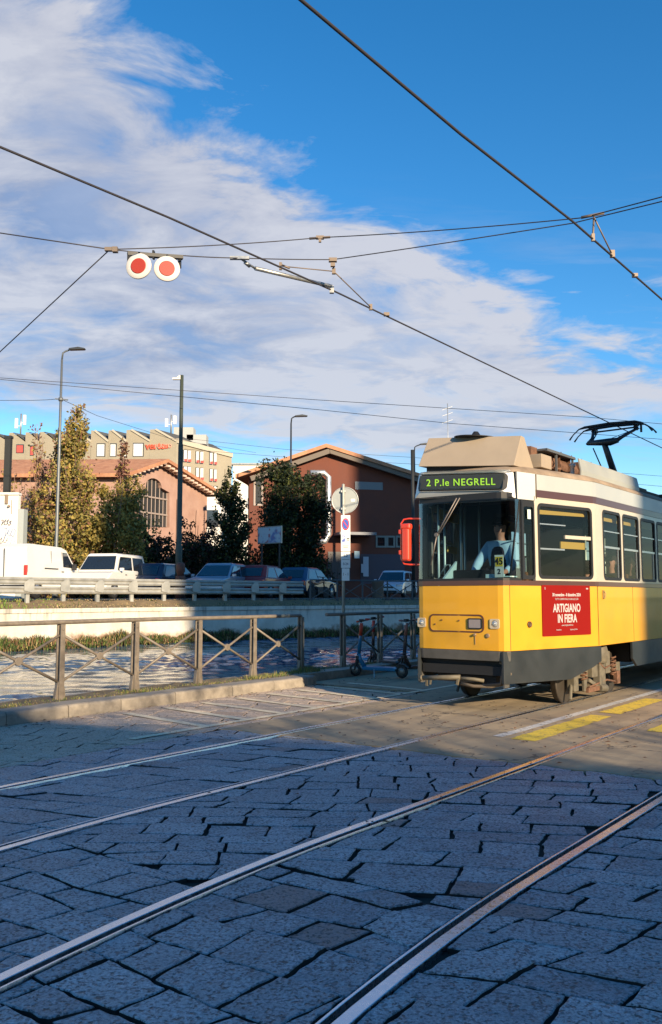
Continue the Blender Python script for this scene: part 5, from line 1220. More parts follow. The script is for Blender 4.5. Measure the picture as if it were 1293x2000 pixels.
        for sg in (-1, 1):
            def s_(p): return (p[0], sg*p[1])
            def mix2(t): return (lerp(base[0][0]-.22, base[2][0]+.05, t), sg*iw), (lerp(roof[0][0]-.10, roof[2][0]+.05, t), sg*tw)
            for t0, t1 in ((.0, .46), (.50, .94)):
                a, ar = mix2(t0); b_, br = mix2(t1)
                if t0 == 0: a = (a[0]+.12, sg*iw*.985)
                pane('side_window', a, b_, ar, br, .07, .88, .97, Vector((0, sg*.012, 0)))
            mb = MB(); mb.box((x0-.22, sg*(hw+.07), belt+.06), (.12, .16, .13)); mb.build('wing_mirror', paint, root, bevel=.02)
            mb = MB(); mb.box((.35, sg*(hw+.0), belt-.14), (.15, .03, .03)); mb.box((-.65, sg*(hw+.0), belt-.13), (.15, .03, .03)); mb.bar((-L/2+.95, sg*(hw+.001), .36), (L/2-.95, sg*(hw+.001), .36), .02, .08); mb.build('door_handle', M_trim, root)
            mb = MB(); mb.box((L/2-.10, sg*(hw-.22), .70), (.16, .34, .14)); mb.build('headlight', M_hl, root, bevel=.03)
            mb = MB(); mb.box((-L/2+.03, sg*(hw-.12), belt-.18), (.12, .20, .24)); mb.build('tail_light', M_tl, root, bevel=.03)
        mb = MB(); mb.box((L/2-.005, 0, .60), (.04, W*.42, .10)); mb.box((L/2-.0, 0, .36), (.05, W*.62, .12)); mb.build('grille', M_trim, root, bevel=.01)
    for sgx in (1, -1): mb = MB(); mb.box((sgx*(L/2+.012), 0, .50 if sgx > 0 else .62), (.012, .48, .11)); mb.build('number_plate', M_num, root)
    for cx in (xf, xr):
        for sg in (-1, 1):
            mb = MB(); mb.lathe([(.16, -.09), (r-.02, -.10), (r, -.07), (r, .07), (r-.02, .10), (.16, .09)], 24, (cx, sg*(hw-.10), r), 'Y'); wh = mb.build('wheel', M_tyre, root)
            mb = MB(); mb.lathe([(.04, -.105), (.19, -.095), (.19, .095), (.04, .105)], 16, (cx, sg*(hw-.10), r), 'Y'); mb.build('rim', M_hub, wh)
    mb = MB(); mb.box((0, 0, .30), (L-.5, W-.24, .16)); mb.box((0, 0, .5), (L-1.2, W-.5, .4)); mb.build('underbody', M_trim, root)
    return tag(root, label, 'van' if kind == 'van' else 'car', group)
def carat(px, Y, *a, **k): p = at(px, 1165, Y); return car(Vector((p.x, p.y, ROADZ+.004)), *a, **k)
P_white = mat('van_white', (.70, .69, .65), .35, coat=.5); P_white2 = mat('car_white', (.70, .68, .63), .35, coat=.5); P_silver = mat('car_silver', (.33, .37, .45), .3, .5, coat=.5); P_dark = mat('car_dark_blue', (.03, .04, .07), .3, .3, coat=.6)
P_red = mat('car_red', (.26, .02, .015), .35, .1, coat=.5); P_blue = mat('car_blue_grey', (.05, .09, .16), .3, .3, coat=.6); P_suv = mat('car_pearl', (.62, .66, .72), .35, .1, coat=.5)
carat(70, 33.5, R(79), 4.5, 1.85, 1.98, P_white, 'van', 'white panel van at the left edge with a red tail light', name='parked_van')
carat(212, 35.6, R(-101), 4.3, 1.80, 1.80, P_white2, 'mpv', 'white tall family car beside the white van, facing the canal')
carat(325, 38.0, R(72), 4.4, 1.78, 1.46, P_dark, 'hatch', 'dark blue car in the shade right of the white family car')
carat(430, 38.2, R(-104), 4.1, 1.74, 1.52, P_silver, 'hatch', 'silver blue hatchback in front of the dark trees')
carat(518, 40.5, R(70), 4.0, 1.72, 1.48, P_red, 'hatch', 'dark red hatchback beneath the small billboard')
carat(598, 43.0, R(68), 4.1, 1.74, 1.46, P_blue, 'hatch', 'dark blue grey car at the end of the guard rail')
carat(772, 53.0, R(-107), 4.4, 1.84, 1.62, P_suv, 'suv', 'pale car behind the far railing, just left of the tram')
# motorbike, bin, rusty bollard
p = at(622, 1165, 40.6); mo = empty('parked_motorbike', (p.x, p.y, 1.40), R(60)); 
for x in (-.62, .62):
    mb = MB(); mb.lathe([(.20, -.05), (.29, -.055), (.30, 0), (.29, .055), (.20, .05)], 20, (x, 0, .30), 'Y'); w_ = mb.build('wheel', M_tyre, mo)
mb = MB(); mb.tube([(.62, 0, .3), (.45, 0, .85), (.40, 0, 1.02)], .035, 8); mb.tube([(-.62, 0, .32), (-.1, 0, .38), (.35, 0, .5)], .06, 8); mb.tube([(.42, -.32, 1.05), (.40, 0, 1.02), (.42, .32, 1.05)], .02, 6); mb.box((0, 0, .42), (.5, .24, .3)); mb.build('frame', M_trim, mo)
mb = MB(); mb.extrude([(-.75, .72), (-.2, .66), (.05, .72), (.4, .8), (.36, .95), (.05, .9), (-.25, .78), (-.75, .84)], [], lambda x, z: Vector((x, -.13, z)), lambda x, z: Vector((x, .13, z))); mb.build('tank_and_seat', mat('bike_rust_red', (.20, .07, .05), .4, coat=.5), mo, bevel=.04)
mb = MB(); mb.lathe([(.09, 0), (.06, .06)], 12, (.46, 0, .88), 'X'); mb.build('headlight', M_hl, mo)
tag(mo, 'dark motorbike parked where the guard rail ends', 'motorbike')
p = at(738, 1168, 42.5); mb = MB(); mb.lathe([(.24, 0), (.27, .1), (.29, .78), (.31, .80), (.31, .86), (.2, .92)], 16); o = mb.build('litter_bin', mat('bin_brown', (.16, .11, .08), .7)); o.location = (p.x, p.y, 1.40); tag(o, 'squat brown bin behind the far railing', 'bin')
p = at(352, 1165, 35.2); bo_ = empty('bollard', (p.x, p.y, 1.38)); M_rb = mat('bollard_rust', (.13, .05, .033), .7, var=.2, vscale=8)
mb = MB(); mb.lathe([(.20, 0), (.20, .92), (.18, .98)], 16); mb.lathe([(.14, .98), (.14, 1.10), (.18, 1.14), (.18, 1.40), (.15, 1.48), (.08, 1.52)], 16); mb.build('column', M_rb, bo_); mb = MB(); mb.box((0, -.20, .55), (.12, .05, .3)); mb.build('cover', M_rb, bo_)
tag(bo_, 'rust brown hydrant column standing just behind the guard rail', 'hydrant')
# small billboard on two posts
p0, p1_ = at(504, 1160, 44), at(549, 1160, 43); bb = empty('billboard', (p0.x, p0.y, 1.40), math.atan2(p1_.y-p0.y, p1_.x-p0.x)); BW = (p1_-p0).length; z0, z1 = at(504, 1062, 44).z-1.4, at(504, 1031, 44).z-1.4
mb = MB()
for x in (.18, BW-.18): mb = MB(); mb.bar((x, .05, 0), (x, .05, z1), .07); mb.build('post', M_trim, bb)
mb = MB(); mb.box((BW/2, 0, (z0+z1)/2), (BW+.06, .06, z1-z0+.06)); mb.build('frame', M_zinc, bb)
def bill_mat():
    m = bpy.data.materials.new('billboard_print'); m.use_nodes = True; nt = m.node_tree; g = G(nt); b = nt.nodes['Principled BSDF']; co = g.n('ShaderNodeTexCoord').outputs['Object']
    c = g.mix(g.ramp(g.noise(co, 2.2, 3, .5), [(.5, 0.0), (.62, 1.0)]), (.50, .55, .60), (.16, .20, .42)); c = g.mix(g.ramp(g.noise(g.mapping(co, loc=(3, 1, 7)), 3.1, 2, .5), [(.58, 0.0), (.66, 1.0)]), c, (.40, .14, .16)); nt.links.new(c, b.inputs['Base Color']); return m
mb = MB(); mb.box((BW/2, -.035, (z0+z1)/2), (BW-.04, .012, z1-z0-.04)); mb.build('poster', bill_mat(), bb)
tag(bb, 'small faded billboard on two posts in front of the dark poplars', 'billboard')
# ================================================================ buildings beyond the far road
def onplane(px, py, A, B):
    rx, ry = (px-646.5)/F, (1000-py)/F; d = Vector((rx, _ct-_st*ry, _st+_ct*ry)); ab = Vector((B.x-A.x, B.y-A.y, 0)); n = Vector((ab.y, -ab.x, 0)); o = Vector((0, 0, CAMH))
    t = (A-o).dot(n)/d.dot(n); return o+d*t
def fcoord(P, A, u): return ((P-A).dot(u), P.z)
M_bei = mat('render_beige', (.36, .31, .225), .85, var=.06, vscale=.8, dirt=.1); M_slate = mat('roof_dark', (.085, .085, .08), .8, var=.15, vscale=1)
M_tile = mat('roof_tiles', (.36, .155, .08), .85, col2=(.50, .25, .14), vscale=2.5, vdetail=8, bump=.03, bscale=9, dirt=.3)
M_pink = mat('render_pink', (.34, .20, .155), .85, col2=(.42, .27, .215), vscale=1.1, dirt=.2); M_brick = mat('render_brown_red', (.115, .034, .02), .85, col2=(.16, .05, .03), vscale=.9, dirt=.25)
M_win = mat('window_dark', (.03, .033, .038), .12, coat=.6); M_shut = mat('shutter_white', (.72, .70, .68), .6); M_shr = mat('shutter_red', (.55, .10, .08), .6); M_fr = mat('window_frame_pale', (.30, .24, .21), .6)
M_bw = mat('render_white', (.72, .68, .62), .85, var=.05, vscale=.6)
# beige building with saw-tooth roof
C0 = at(345, 862, 100); C0.z = 0; CL = at(-60, 862, 106); CL.z = 0; CR = at(453, 862, 110.5); CR.z = 0
uL = (CL-C0).normalized(); uR = (CR-C0).normalized(); LR = (CR-C0).length
root = empty('beige_building', C0); inv = -C0
xs = [345, 293, 247, 212, 178, 145, 110, 78, 50, 18, -20, -60]
mbw = MB(); mbr = MB(); zb_ = 1.0
for i in range(len(xs)-1):
    a = onplane(xs[i], 862, C0, CL); b_ = onplane(xs[i+1], 839+i*.8, C0, CL); ze = onplane(xs[i], 861+i*.3, C0, CL).z; zt = b_.z
    a.z = b_.z = 0; t = .22
    m_ = b_.lerp(a, t); q = [Vector((a.x, a.y, zb_)), Vector((a.x, a.y, ze)), Vector((m_.x, m_.y, zt)), Vector((b_.x, b_.y, zt)), Vector((b_.x, b_.y, zb_))]
    D_ = uR*(LR if i == 0 else 12.0)
    mbw.poly([p+inv for p in q]); mbw.poly([p+inv+D_ for p in q][::-1]); mbw.poly([p+inv for p in (q[3], q[4], q[4]+D_, q[3]+D_)])
    if i == 0: mbw.poly([p+inv for p in (q[0], q[1], q[1]+D_, q[0]+D_)])
    up_ = Vector((0, 0, .05)); e_ = uR*.25
    for lo, hi in ((q[1], q[2]), (q[2], q[3])):
        mbr.poly([lo+inv+up_+e_, hi+inv+up_+e_, hi+inv+up_+D_, lo+inv+up_+D_])
mbw.build('wall', M_bei, root, fix=False); mbr.build('roof', M_slate, root, fix=False)
mb = MB(); q1 = onplane(345, 861, C0, CL); mb.bar(Vector((C0.x, C0.y, q1.z))+inv, Vector((C0.x, C0.y, q1.z))+inv+uR*LR, .35, .55)
for i in range(5):
    a = onplane(xs[i], 861+i*.3, C0, CL); b_ = onplane(xs[i+1], 839+i*.8, C0, CL); m_ = b_.lerp(a, .22); mb.bar(Vector((a.x, a.y, a.z))+inv, Vector((m_.x, m_.y, b_.z))+inv, .22)
mb.build('parapet', mat('parapet_pale', (.50, .44, .34), .8), root)
nL = Vector((uL.y, -uL.x, 0)); nL = nL if nL.y < 0 else -nL; nR = Vector((uR.y, -uR.x, 0)); nR = nR if nR.x > 0 else -nR
def quad_on(x0, y0, x1, y1, A, B, n, m, nm, par, off=.05, thick=.04):
    a, b_, c, d = (onplane(x, y, A, B) for x, y in ((x0, y1), (x1, y1), (x1, y0), (x0, y0)))
    c = Vector((b_.x, b_.y, c.z)); d = Vector((a.x, a.y, d.z)); mb = MB(); o = par.location
    f = [p-o+n*off for p in (a, b_, c, d)]; g_ = [p-n*thick for p in f]; F_ = [mb.pt(p) for p in f]; G_ = [mb.pt(p) for p in g_]
    mb.face(F_); mb.face(G_[::-1])
    for i in range(4): mb.face((F_[i], F_[(i+1) % 4], G_[(i+1) % 4], G_[i]))
    return mb.build(nm, m, par)
for x0, x1, y0, y1, m in ((261, 279, 867, 891, M_shut), (239, 246, 868, 891, M_shut), (216, 226, 868, 891, M_shut), (190, 204, 868, 891, M_shut), (33, 45, 870, 884, M_shr), (60, 65, 872, 889, M_shr), (118, 128, 870, 890, M_shut)):
    w = quad_on(x0-1.5, y0-2, x1+1.5, y1+1, C0, CL, nL, M_win, 'window', root, .03); s_ = quad_on(x0, y0, x1, y1, C0, CL, nL, m, 'shutter', root, .10)
    mw = s_.matrix_basis.copy(); s_.parent = w
for x0, x1 in ((358, 363.5), (365.5, 371), (382, 386.5), (390, 395.5), (409, 413.5), (417, 421.5)):
    k = (x0-345)*.10
    for y0, y1 in ((878+k, 900+k), (910+k, 933+k), (943+k, 963+k)):
        w = quad_on(x0-.7, y0-1, x1+.7, y1+1.5, C0, CR, nR, M_win, 'window', root, .03); s_ = quad_on(x0, y0, x1, y1, C0, CR, nR, M_shut, 'shutter', w, .10) if False else quad_on(x0, y0, x1, y1, C0, CR, nR, M_shut, 'shutter', root, .10); s_.parent = w
        r_ = quad_on(x0, y1-5, x1, y1, C0, CR, nR, M_shr, 'balcony_rail', root, .20); r_.parent = w
a = onplane(312, 871, C0, CL)-root.location+nL*.08
text('verte', 1.15, 'red_sign', mat('sign_tomato', (.60, .10, .05), .6), root, onplane(304, 871.5, C0, CL)-root.location+nL*.10, -uL, (0, 0, 1), .03, bold=.03)
sg_ = quad_on(311, 868, 328, 876, C0, CL, nL, _mats['sign_tomato'], 'red_sign', root, .08)
text('PUNTO', .62, 'red_sign_text', mat('sign_salmon', (.80, .38, .28), .6), root, onplane(319.5, 872, C0, CL)-root.location+nL*.12, -uL, (0, 0, 1), .02)
mb = MB()
for px_, py_, h_ in ((361, 850, 1.6), (386, 861, 1.2)): P = at(px_, py_, 106)-root.location; mb.box(P, (2.4, 2.0, h_))
mb.build('roof_plant', mat('plant_grey', (.40, .40, .38), .6), root)
tag(root, 'long beige building with a saw-tooth dark roof and white shuttered windows', 'building')
def antenna(px, ytop, ybot, Y, label):
    b_ = at(px, ybot, Y); o = empty('antenna_mast', b_); h = at(px, ytop, Y).z-b_.z; mb = MB(); mb.tube([(0, 0, 0), (0, 0, h)], .10, 8); mb.build('mast', M_zinc, o)
    for dx, z0 in ((-.55, .35), (.45, .5)):
        mb = MB(); mb.box((dx, 0, h*z0+h*.22), (.34, .2, h*.44)); mb.bar((0, 0, h*z0+.3), (dx, 0, h*z0+.3), .06); mb.build('panel_aerial', M_shut, o)
    return tag(o, label, 'antenna')
antenna(334, 810, 847, 104, 'white mobile phone mast on the beige roof beside the thick dark mast'); antenna(40, 808, 852, 106, 'white mobile phone mast on the beige roof at the left edge')
b_ = at(876, 940, 70); o = empty('television_aerial', b_); mb = MB(); h = at(876, 788, 70).z-b_.z; mb.tube([(0, 0, 0), (0, 0, h)], .03, 6); mb.build('mast', M_zinc, o)
mb = MB()
for z in (h-.4, h-.9, h-1.5): mb.bar((-.45, 0, z-.15), (.4, 0, z+.15), .03)
mb.build('aerial_rods', M_zinc, o); tag(o, 'thin television aerial above the tram roof box', 'aerial')
# pink gabled hall
GA = at(238, 1000, 52); GB = at(404, 1000, 60); GA.z = GB.z = 0; uG = (GB-GA).normalized(); nG = Vector((uG.y, -uG.x, 0)); LG = (GB-GA).length
eL, ap, eR = onplane(238, 926, GA, GB), onplane(308, 903, GA, GB), onplane(404, 962, GA, GB)
root = empty('pink_hall', GA)
def gc(px, py): P = onplane(px, py, GA, GB); return ((P-GA).dot(uG), P.z)
out = [(0, 1.0), (LG, 1.0), (LG, eR.z), gc(308, 903), (0, eL.z)]
arch = [gc(270, 1030), gc(331, 1030), gc(331, 962), gc(317, 954)]
cx0, zc0 = gc(316, 955)[0], gc(300, 950)[1]; cx1 = gc(285, 955)[0]; rc = (cx0-cx1)/2; mx_ = (cx0+cx1)/2; zt_ = gc(300, 934)[1]
arch += [(mx_+rc*math.cos(R(t)), zc0+(zt_-zc0)*math.sin(R(t))) for t in range(0, 181, 18)]+[gc(284, 954), gc(270, 962)]
mb = MB(); fG = lambda s, z, o=0.0: uG*s+nG*o+Vector((0, 0, z))
mb.extrude(out, [arch], lambda s, z: fG(s, z), lambda s, z: fG(s, z, -.4)); W_ = Vector((-1, .03, 0)); mb.poly([fG(0, 1), fG(0, eL.z), fG(0, eL.z)+W_*26, fG(0, 1)+W_*26]); mb.build('wall', M_pink, root, fix=False)
mb = MB(); mb.extrude(arch, [], lambda s, z: fG(s, z, -.25), lambda s, z: fG(s, z, -.3)); w = mb.build('arched_window', M_win, root)
mb = MB()
for px_ in (270.5, 277, 285, 292.5, 300.5, 308, 316, 323, 330): s0, _ = gc(px_, 1000); zt2 = gc(px_, 962)[1] if (px_ < 284 or px_ > 317) else zc0+(zt_-zc0)*math.sqrt(max(0, 1-((s0-mx_)/rc)**2)); mb.bar(fG(s0, gc(px_, 1029)[1], -.2), fG(s0, zt2, -.2), .05)
for py_ in (966, 998): (a0_, z0_), (a1_, z1_) = gc(270, py_), gc(331, py_); mb.bar(fG(a0_, z0_, -.2), fG(a1_, z0_, -.2), .10)
mb.build('glazing_bars', M_fr, w)
apx = gc(308, 903); mb = MB(); th_ = .22
def roofslab(p0, p1, dirn, L, over):
    """slab from ridge p0 to eave p1 in the gable plane, run along dirn"""
    d = (p1-p0); p1 = p1+d.normalized()*over; s0 = -dirn*.7
    q = [p0+s0, p1+s0, p1+dirn*L, p0+dirn*L]; A = [mb.pt(x) for x in q]; B = [mb.pt(x+Vector((0, 0, th_))) for x in q]
    mb.face(B); mb.face(A[::-1])
    for i in range(4): mb.face((A[i], A[(i+1) % 4], B[(i+1) % 4], B[i]))
rp = fG(*apx); roofslab(rp, fG(0, eL.z), W_, 26, .7); roofslab(rp, fG(LG, eR.z), W_, 26, .9); mb.build('roof', M_tile, root, fix=True)
mb = MB(); n_ = 13
for i in range(n_+1):
    t = i/n_; P = rp.lerp(fG(LG, eR.z), t)+nG*.35+Vector((0, 0, -.12)); mb.box(P, (.34, .5, .12), math.atan2(uG.y, uG.x))
    if i < 9: P = rp.lerp(fG(0, eL.z), i/8)+nG*.35+Vector((0, 0, -.12)); mb.box(P, (.3, .5, .12), math.atan2(uG.y, uG.x))
mb.build('eaves_blocks', mat('eaves_pale', (.60, .45, .36), .8), root); 
mb = MB(); (s1, z1_) = gc(345, 975); mb.tube([fG(s1, 1.5, .1), fG(s1, z1_, .1)], .07, 8); mb.build('drainpipe', mat('pipe_pink_grey', (.30, .24, .21), .6), root)
tag(root, 'pink gabled hall with a large arched window and orange tiled roof', 'building')
# brown-red gabled building, partly behind the tram
BA, BB_ = at(487, 1000, 56), at(905, 1000, 60); BA.z = BB_.z = 0; uB = (BB_-BA).normalized(); nB = Vector((uB.y, -uB.x, 0)); LB = (BB_-BA).length; root = empty('brown_red_building', BA)
def bc(px, py): P = onplane(px, py, BA, BB_); return ((P-BA).dot(uB), P.z)
fB = lambda s, z, o=0.0: uB*s+nB*o+Vector((0, 0, z))
out = [(0, 1), (LB, 1), bc(905, 962), bc(640, 879), bc(487, 930)]
holes = [[bc(x, y) for x, y in ((693, 956), (748, 956), (748, 942), (693, 942))], [bc(x, y) for x, y in ((498, 985), (511, 985), (511, 935), (498, 935))]]
mb = MB(); mb.extrude(out, holes, lambda s, z: fB(s, z), lambda s, z: fB(s, z, -.4)); Wb = Vector((.12, 1, 0)); mb.poly([fB(0, 1), fB(0, bc(487, 930)[1]), fB(0, bc(487, 930)[1])+Wb*22, fB(0, 1)+Wb*22]); mb.build('wall', M_brick, root, fix=False)
rp = fB(*bc(640, 877)); mb = MB(); th_ = .25; roofslab(rp, fB(*bc(487, 929)), Wb, 22, .8); roofslab(rp, fB(*bc(905, 961)), Wb, 22, .8); mb.build('roof', M_tile, root)
mb = MB(); P0, P1, P2 = rp+nB*.4, fB(*bc(487, 931))+nB*.4, fB(*bc(905, 963))+nB*.4
for p_, q_ in ((P0, P1), (P0, P2)): mb.bar(p_-Vector((0, 0, .2)), q_-Vector((0, 0, .2)), .3, .32)
mb.build('verge_board', mat('verge_grey', (.15, .12, .095), .8), root)
def bwin(x0, y0, x1, y1, nm, m, fr=None):
    a_, b2 = bc(x0, y1), bc(x1, y0); mb = MB(); mb.extrude([(a_[0], a_[1]), (b2[0], a_[1]), (b2[0], b2[1]), (a_[0], b2[1])], [], lambda s, z: fB(s, z, .02 if fr is None else .0), lambda s, z: fB(s, z, -.35 if fr else -.05)); w = mb.build(nm, m, root)
    if fr:
        mb = MB(); e = .12; mb.extrude([(a_[0]-e, a_[1]-e), (b2[0]+e, a_[1]-e), (b2[0]+e, b2[1]+e), (a_[0]-e, b2[1]+e)], [[(a_[0], a_[1]), (b2[0], a_[1]), (b2[0], b2[1]), (a_[0], b2[1])]], lambda s, z: fB(s, z, .06), lambda s, z: fB(s, z, -.02)); mb.build('frame', fr, w)
M_frg = mat('frame_grey_green', (.22, .22, .19), .7)
w = bwin(693.5, 942.5, 747.5, 955.5, 'window', mat('frosted_pane', (.16, .18, .19), .4)); bwin(498.5, 936, 510.5, 984, 'window', M_win, M_fr)
for x0, x1 in ((737, 751), (758, 768), (776, 788)): bwin(x0, 1050, x1, 1066, 'window', M_win, M_frg)
bwin(640, 1078, 684, 1135, 'shop_door', mat('door_dark', (.06, .05, .05), .5)); bwin(704, 1083, 790, 1140, 'gate_panel', mat('gate_mauve', (.085, .065, .08), .8))
mb = MB(); a_, b2 = bc(652, 1044), bc(722, 1047); mb.box(fB((a_[0]+b2[0])/2, a_[1], .7), (b2[0]-a_[0], 1.5, .18), math.atan2(uB.y, uB.x)); mb.build('canopy', mat('canopy_grey', (.20, .20, .21), .6), root)
mb = MB()
for (x0, y0, x1, y1) in ((689, 1077, 699, 1091),): a_, b2 = bc(x0, y1), bc(x1, y0); mb.box(fB((a_[0]+b2[0])/2, (a_[1]+b2[1])/2, .35), (b2[0]-a_[0], .05, b2[1]-a_[1]), math.atan2(uB.y, uB.x))
mb.build('notice', mat('notice_pale_blue', (.35, .50, .55), .6), root)
mb = MB()
for (x0, y0, x1, y1) in ((706, 1088, 716, 1126), (702, 1102, 707, 1119)): a_, b2 = bc(x0, y1), bc(x1, y0); mb.box(fB((a_[0]+b2[0])/2, (a_[1]+b2[1])/2, .4), (b2[0]-a_[0], .05, b2[1]-a_[1]), math.atan2(uB.y, uB.x))
mb.build('notice_board', mat('notice_grey', (.42, .42, .46), .6), root)
mb = MB(); P = [fB(*bc(*q), .6) for q in ((601, 926), (628, 926), (637, 934), (637, 1045), (630, 1058), (617, 1060))]; mb.tube(P, .20, 12); mb.build('duct', mat('duct_metal', (.42, .43, .44), .35, .6, var=.3, vscale=1.5), root)
tag(root, 'brown red gabled building with a bent metal duct, half in shade behind the tram', 'building')
def block(name, px0, px1, ytop, Y, Yd, m, label):
    a_, b2 = at(px0, ytop, Y), at(px1, ytop, Y); root = empty(name, (a_.x, a_.y, 0)); w_ = b2.x-a_.x; mb = MB(); mb.box((w_/2, Yd/2, a_.z/2), (w_, Yd, a_.z)); mb.build('wall', m, root)
    mb = MB(); mb.box((w_/2, Yd/2, a_.z+.12), (w_+.5, Yd+.5, .22)); mb.build('roof', M_zinc, root); mb = MB()
    n_ = max(1, int(w_/3))
    for i in range(n_):
        for z in (a_.z-2.2, a_.z-5.4):
            if z > 2.5: mb = MB(); mb.box((w_*(i+.5)/n_, -.02, z), (1.1, .12, 1.5)); mb.build('window', M_win, root)
    return tag(root, label, 'building')
block('white_building', 455, 530, 908, 120, 12, M_bw, 'plain white building between the beige building and the dark poplars')
block('white_shed', 398, 432, 965, 78, 8, M_bw, 'low white building showing through the dark tree beside the pink hall')
block('white_shed', 486, 506, 985, 74, 6, mat('render_cream', (.6, .5, .4), .85), 'small cream building left of the tall dark poplars')
# graffitied white wall at the left edge
A_ = at(-70, 1000, 39); B_ = at(35, 1000, 39); A_.z = B_.z = 0; root = empty('graffiti_wall', (A_.x, A_.y, ROADZ)); w_ = B_.x-A_.x; hz = at(20, 966, 39).z-ROADZ
mb = MB(); mb.box((w_/2, .15, hz/2), (w_, .3, hz)); mb.build('panel', mat('wall_white', (.76, .74, .68), .8, var=.04, vscale=1.5), root)
mb = MB(); mb.box((w_/2, .12, hz+.04), (w_+.06, .42, .10)); mb.build('coping', M_shut, root)
mb = MB(); mb.box((w_+.14, .25, hz*.43), (.26, .5, hz*.86)); mb.build('return_pier', mat('pier_grey', (.36, .39, .38), .8), root)
rr = random.Random(77); M_spray = mat('spray_grey', (.12, .12, .16), .7); M_spray2 = mat('spray_blue', (.20, .26, .42), .7); M_spray3 = mat('spray_faint', (.48, .42, .46), .7)
def scribble(x0, x1, z0, z1, n, m, r):
    mb = MB(); P = []
    for i in range(n): t = i/(n-1); P.append((lerp(x0, x1, t)+.08*math.sin(i*2.1), -.012, lerp(z0, z1, .5+.5*math.sin(i*1.9+rr.random()))))
    Q = []
    for i in range(len(P)-1):
        for k in range(4): Q.append(tuple(lerp(P[i][j], P[i+1][j], k/4) for j in range(3)))
    mb.tube(Q, r, 4); mb.build('graffiti', m, root)
def wz(py): return at(20, py, 39).z-ROADZ
def wx(px): return at(px, 1000, 39).x-A_.x
scribble(wx(3), wx(24), wz(1028), wz(1014), 13, M_spray, .018); scribble(wx(10), wx(31), wz(1050), wz(1030), 12, M_spray2, .015); scribble(wx(1), wx(15), wz(1066), wz(1048), 8, M_spray, .014); scribble(wx(14), wx(30), wz(1068), wz(1052), 8, M_spray3, .013); scribble(wx(-50), wx(-5), wz(1062), wz(1020), 16, M_spray2, .018)
mb = MB(); mb.box((wx(13), -.06, wz(975)), (.11, .08, .42)); mb.lathe([(.06, -.05), (.05, -.14)], 10, (wx(18), 0, wz(989)), 'Y'); mb.bar((wx(22.5), -.02, wz(976)), (wx(23), -.02, wz(1004)), .02); mb.build('wall_fitting', mat('fitting_brown', (.25, .18, .12), .7), root)
tag(root, 'white wall with grey and blue graffiti behind the panel van', 'wall')
p = at(6, 1165, 42); root = empty('chimney_post', (p.x, p.y, ROADZ)); h = at(6, 856, 42).z-ROADZ; mb = MB(); mb.box((0, 0, h/2), (.28, .28, h)); mb.build('shaft', mat('chimney_dark', (.022, .024, .024), .8), root); mb = MB(); mb.box((0, 0, h+.05), (.34, .34, .12)); mb.build('cap', M_lampk, root); tag(root, 'square dark chimney post rising behind the graffitied wall', 'chimney')
# brown slat fence behind the cars
a_, b2 = at(50, 1165, 46), at(520, 1165, 52); root = empty('slat_fence', (a_.x, a_.y, ROADZ), math.atan2(b2.y-a_.y, b2.x-a_.x)); LF = (b2-a_).length; rr = random.Random(12)
mb = MB(); x = 0
while x < LF: mb.box((x, 0, 1.05+rr.uniform(-.05, .05)), (.09, .03, 2.1)); x += .15
mb.build('slats', mat('fence_redbrown', (.17, .075, .045), .8, col2=(.26, .14, .085), vscale=3), root)
mb = MB()
for z in (.4, 1.75): mb.bar((0, .04, z), (LF, .04, z), .07)
mb.build('rails', M_trim, root); x = 0
while x < LF: mb = MB(); mb.box((x, .08, 1.1), (.1, .1, 2.2)); mb.build('post', M_trim, root); x += 3
tag(root, 'reddish brown slatted fence behind the parked cars', 'fence')
# ================================================================ trees
def leafmat(name, c, c2):
    m = bpy.data.materials.new(name); m.use_nodes = True; nt = m.node_tree; g = G(nt); out = nt.nodes['Material Output']; b = nt.nodes['Principled BSDF']; b.inputs['Roughness'].default_value = .6; b.inputs['Specular IOR Level'].default_value = .25
    co = g.n('ShaderNodeTexCoord').outputs['Object']; cc = g.mix(g.ramp(g.noise(co, 1.6, 3, .6), [(.35, 0.0), (.65, 1.0)]), c, c2); nt.links.new(cc, b.inputs['Base Color'])
    tr = g.n('ShaderNodeBsdfTranslucent', ins={'Color': cc}); mx = g.n('ShaderNodeMixShader', ins={0: .25, 1: b.outputs[0], 2: tr.outputs[0]}); nt.links.new(mx.outputs[0], out.inputs[0]); return m
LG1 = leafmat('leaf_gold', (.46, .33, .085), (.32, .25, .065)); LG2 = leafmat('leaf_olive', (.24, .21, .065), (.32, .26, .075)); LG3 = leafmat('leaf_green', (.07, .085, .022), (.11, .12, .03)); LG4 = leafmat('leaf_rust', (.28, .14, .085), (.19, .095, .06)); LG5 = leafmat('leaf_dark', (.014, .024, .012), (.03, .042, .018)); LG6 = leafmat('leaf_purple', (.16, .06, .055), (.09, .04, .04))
M_bark = mat('bark_pale', (.30, .19, .14), .85, var=.25, vscale=6); M_barkd = mat('bark_dark', (.07, .05, .04), .9, var=.3, vscale=6)
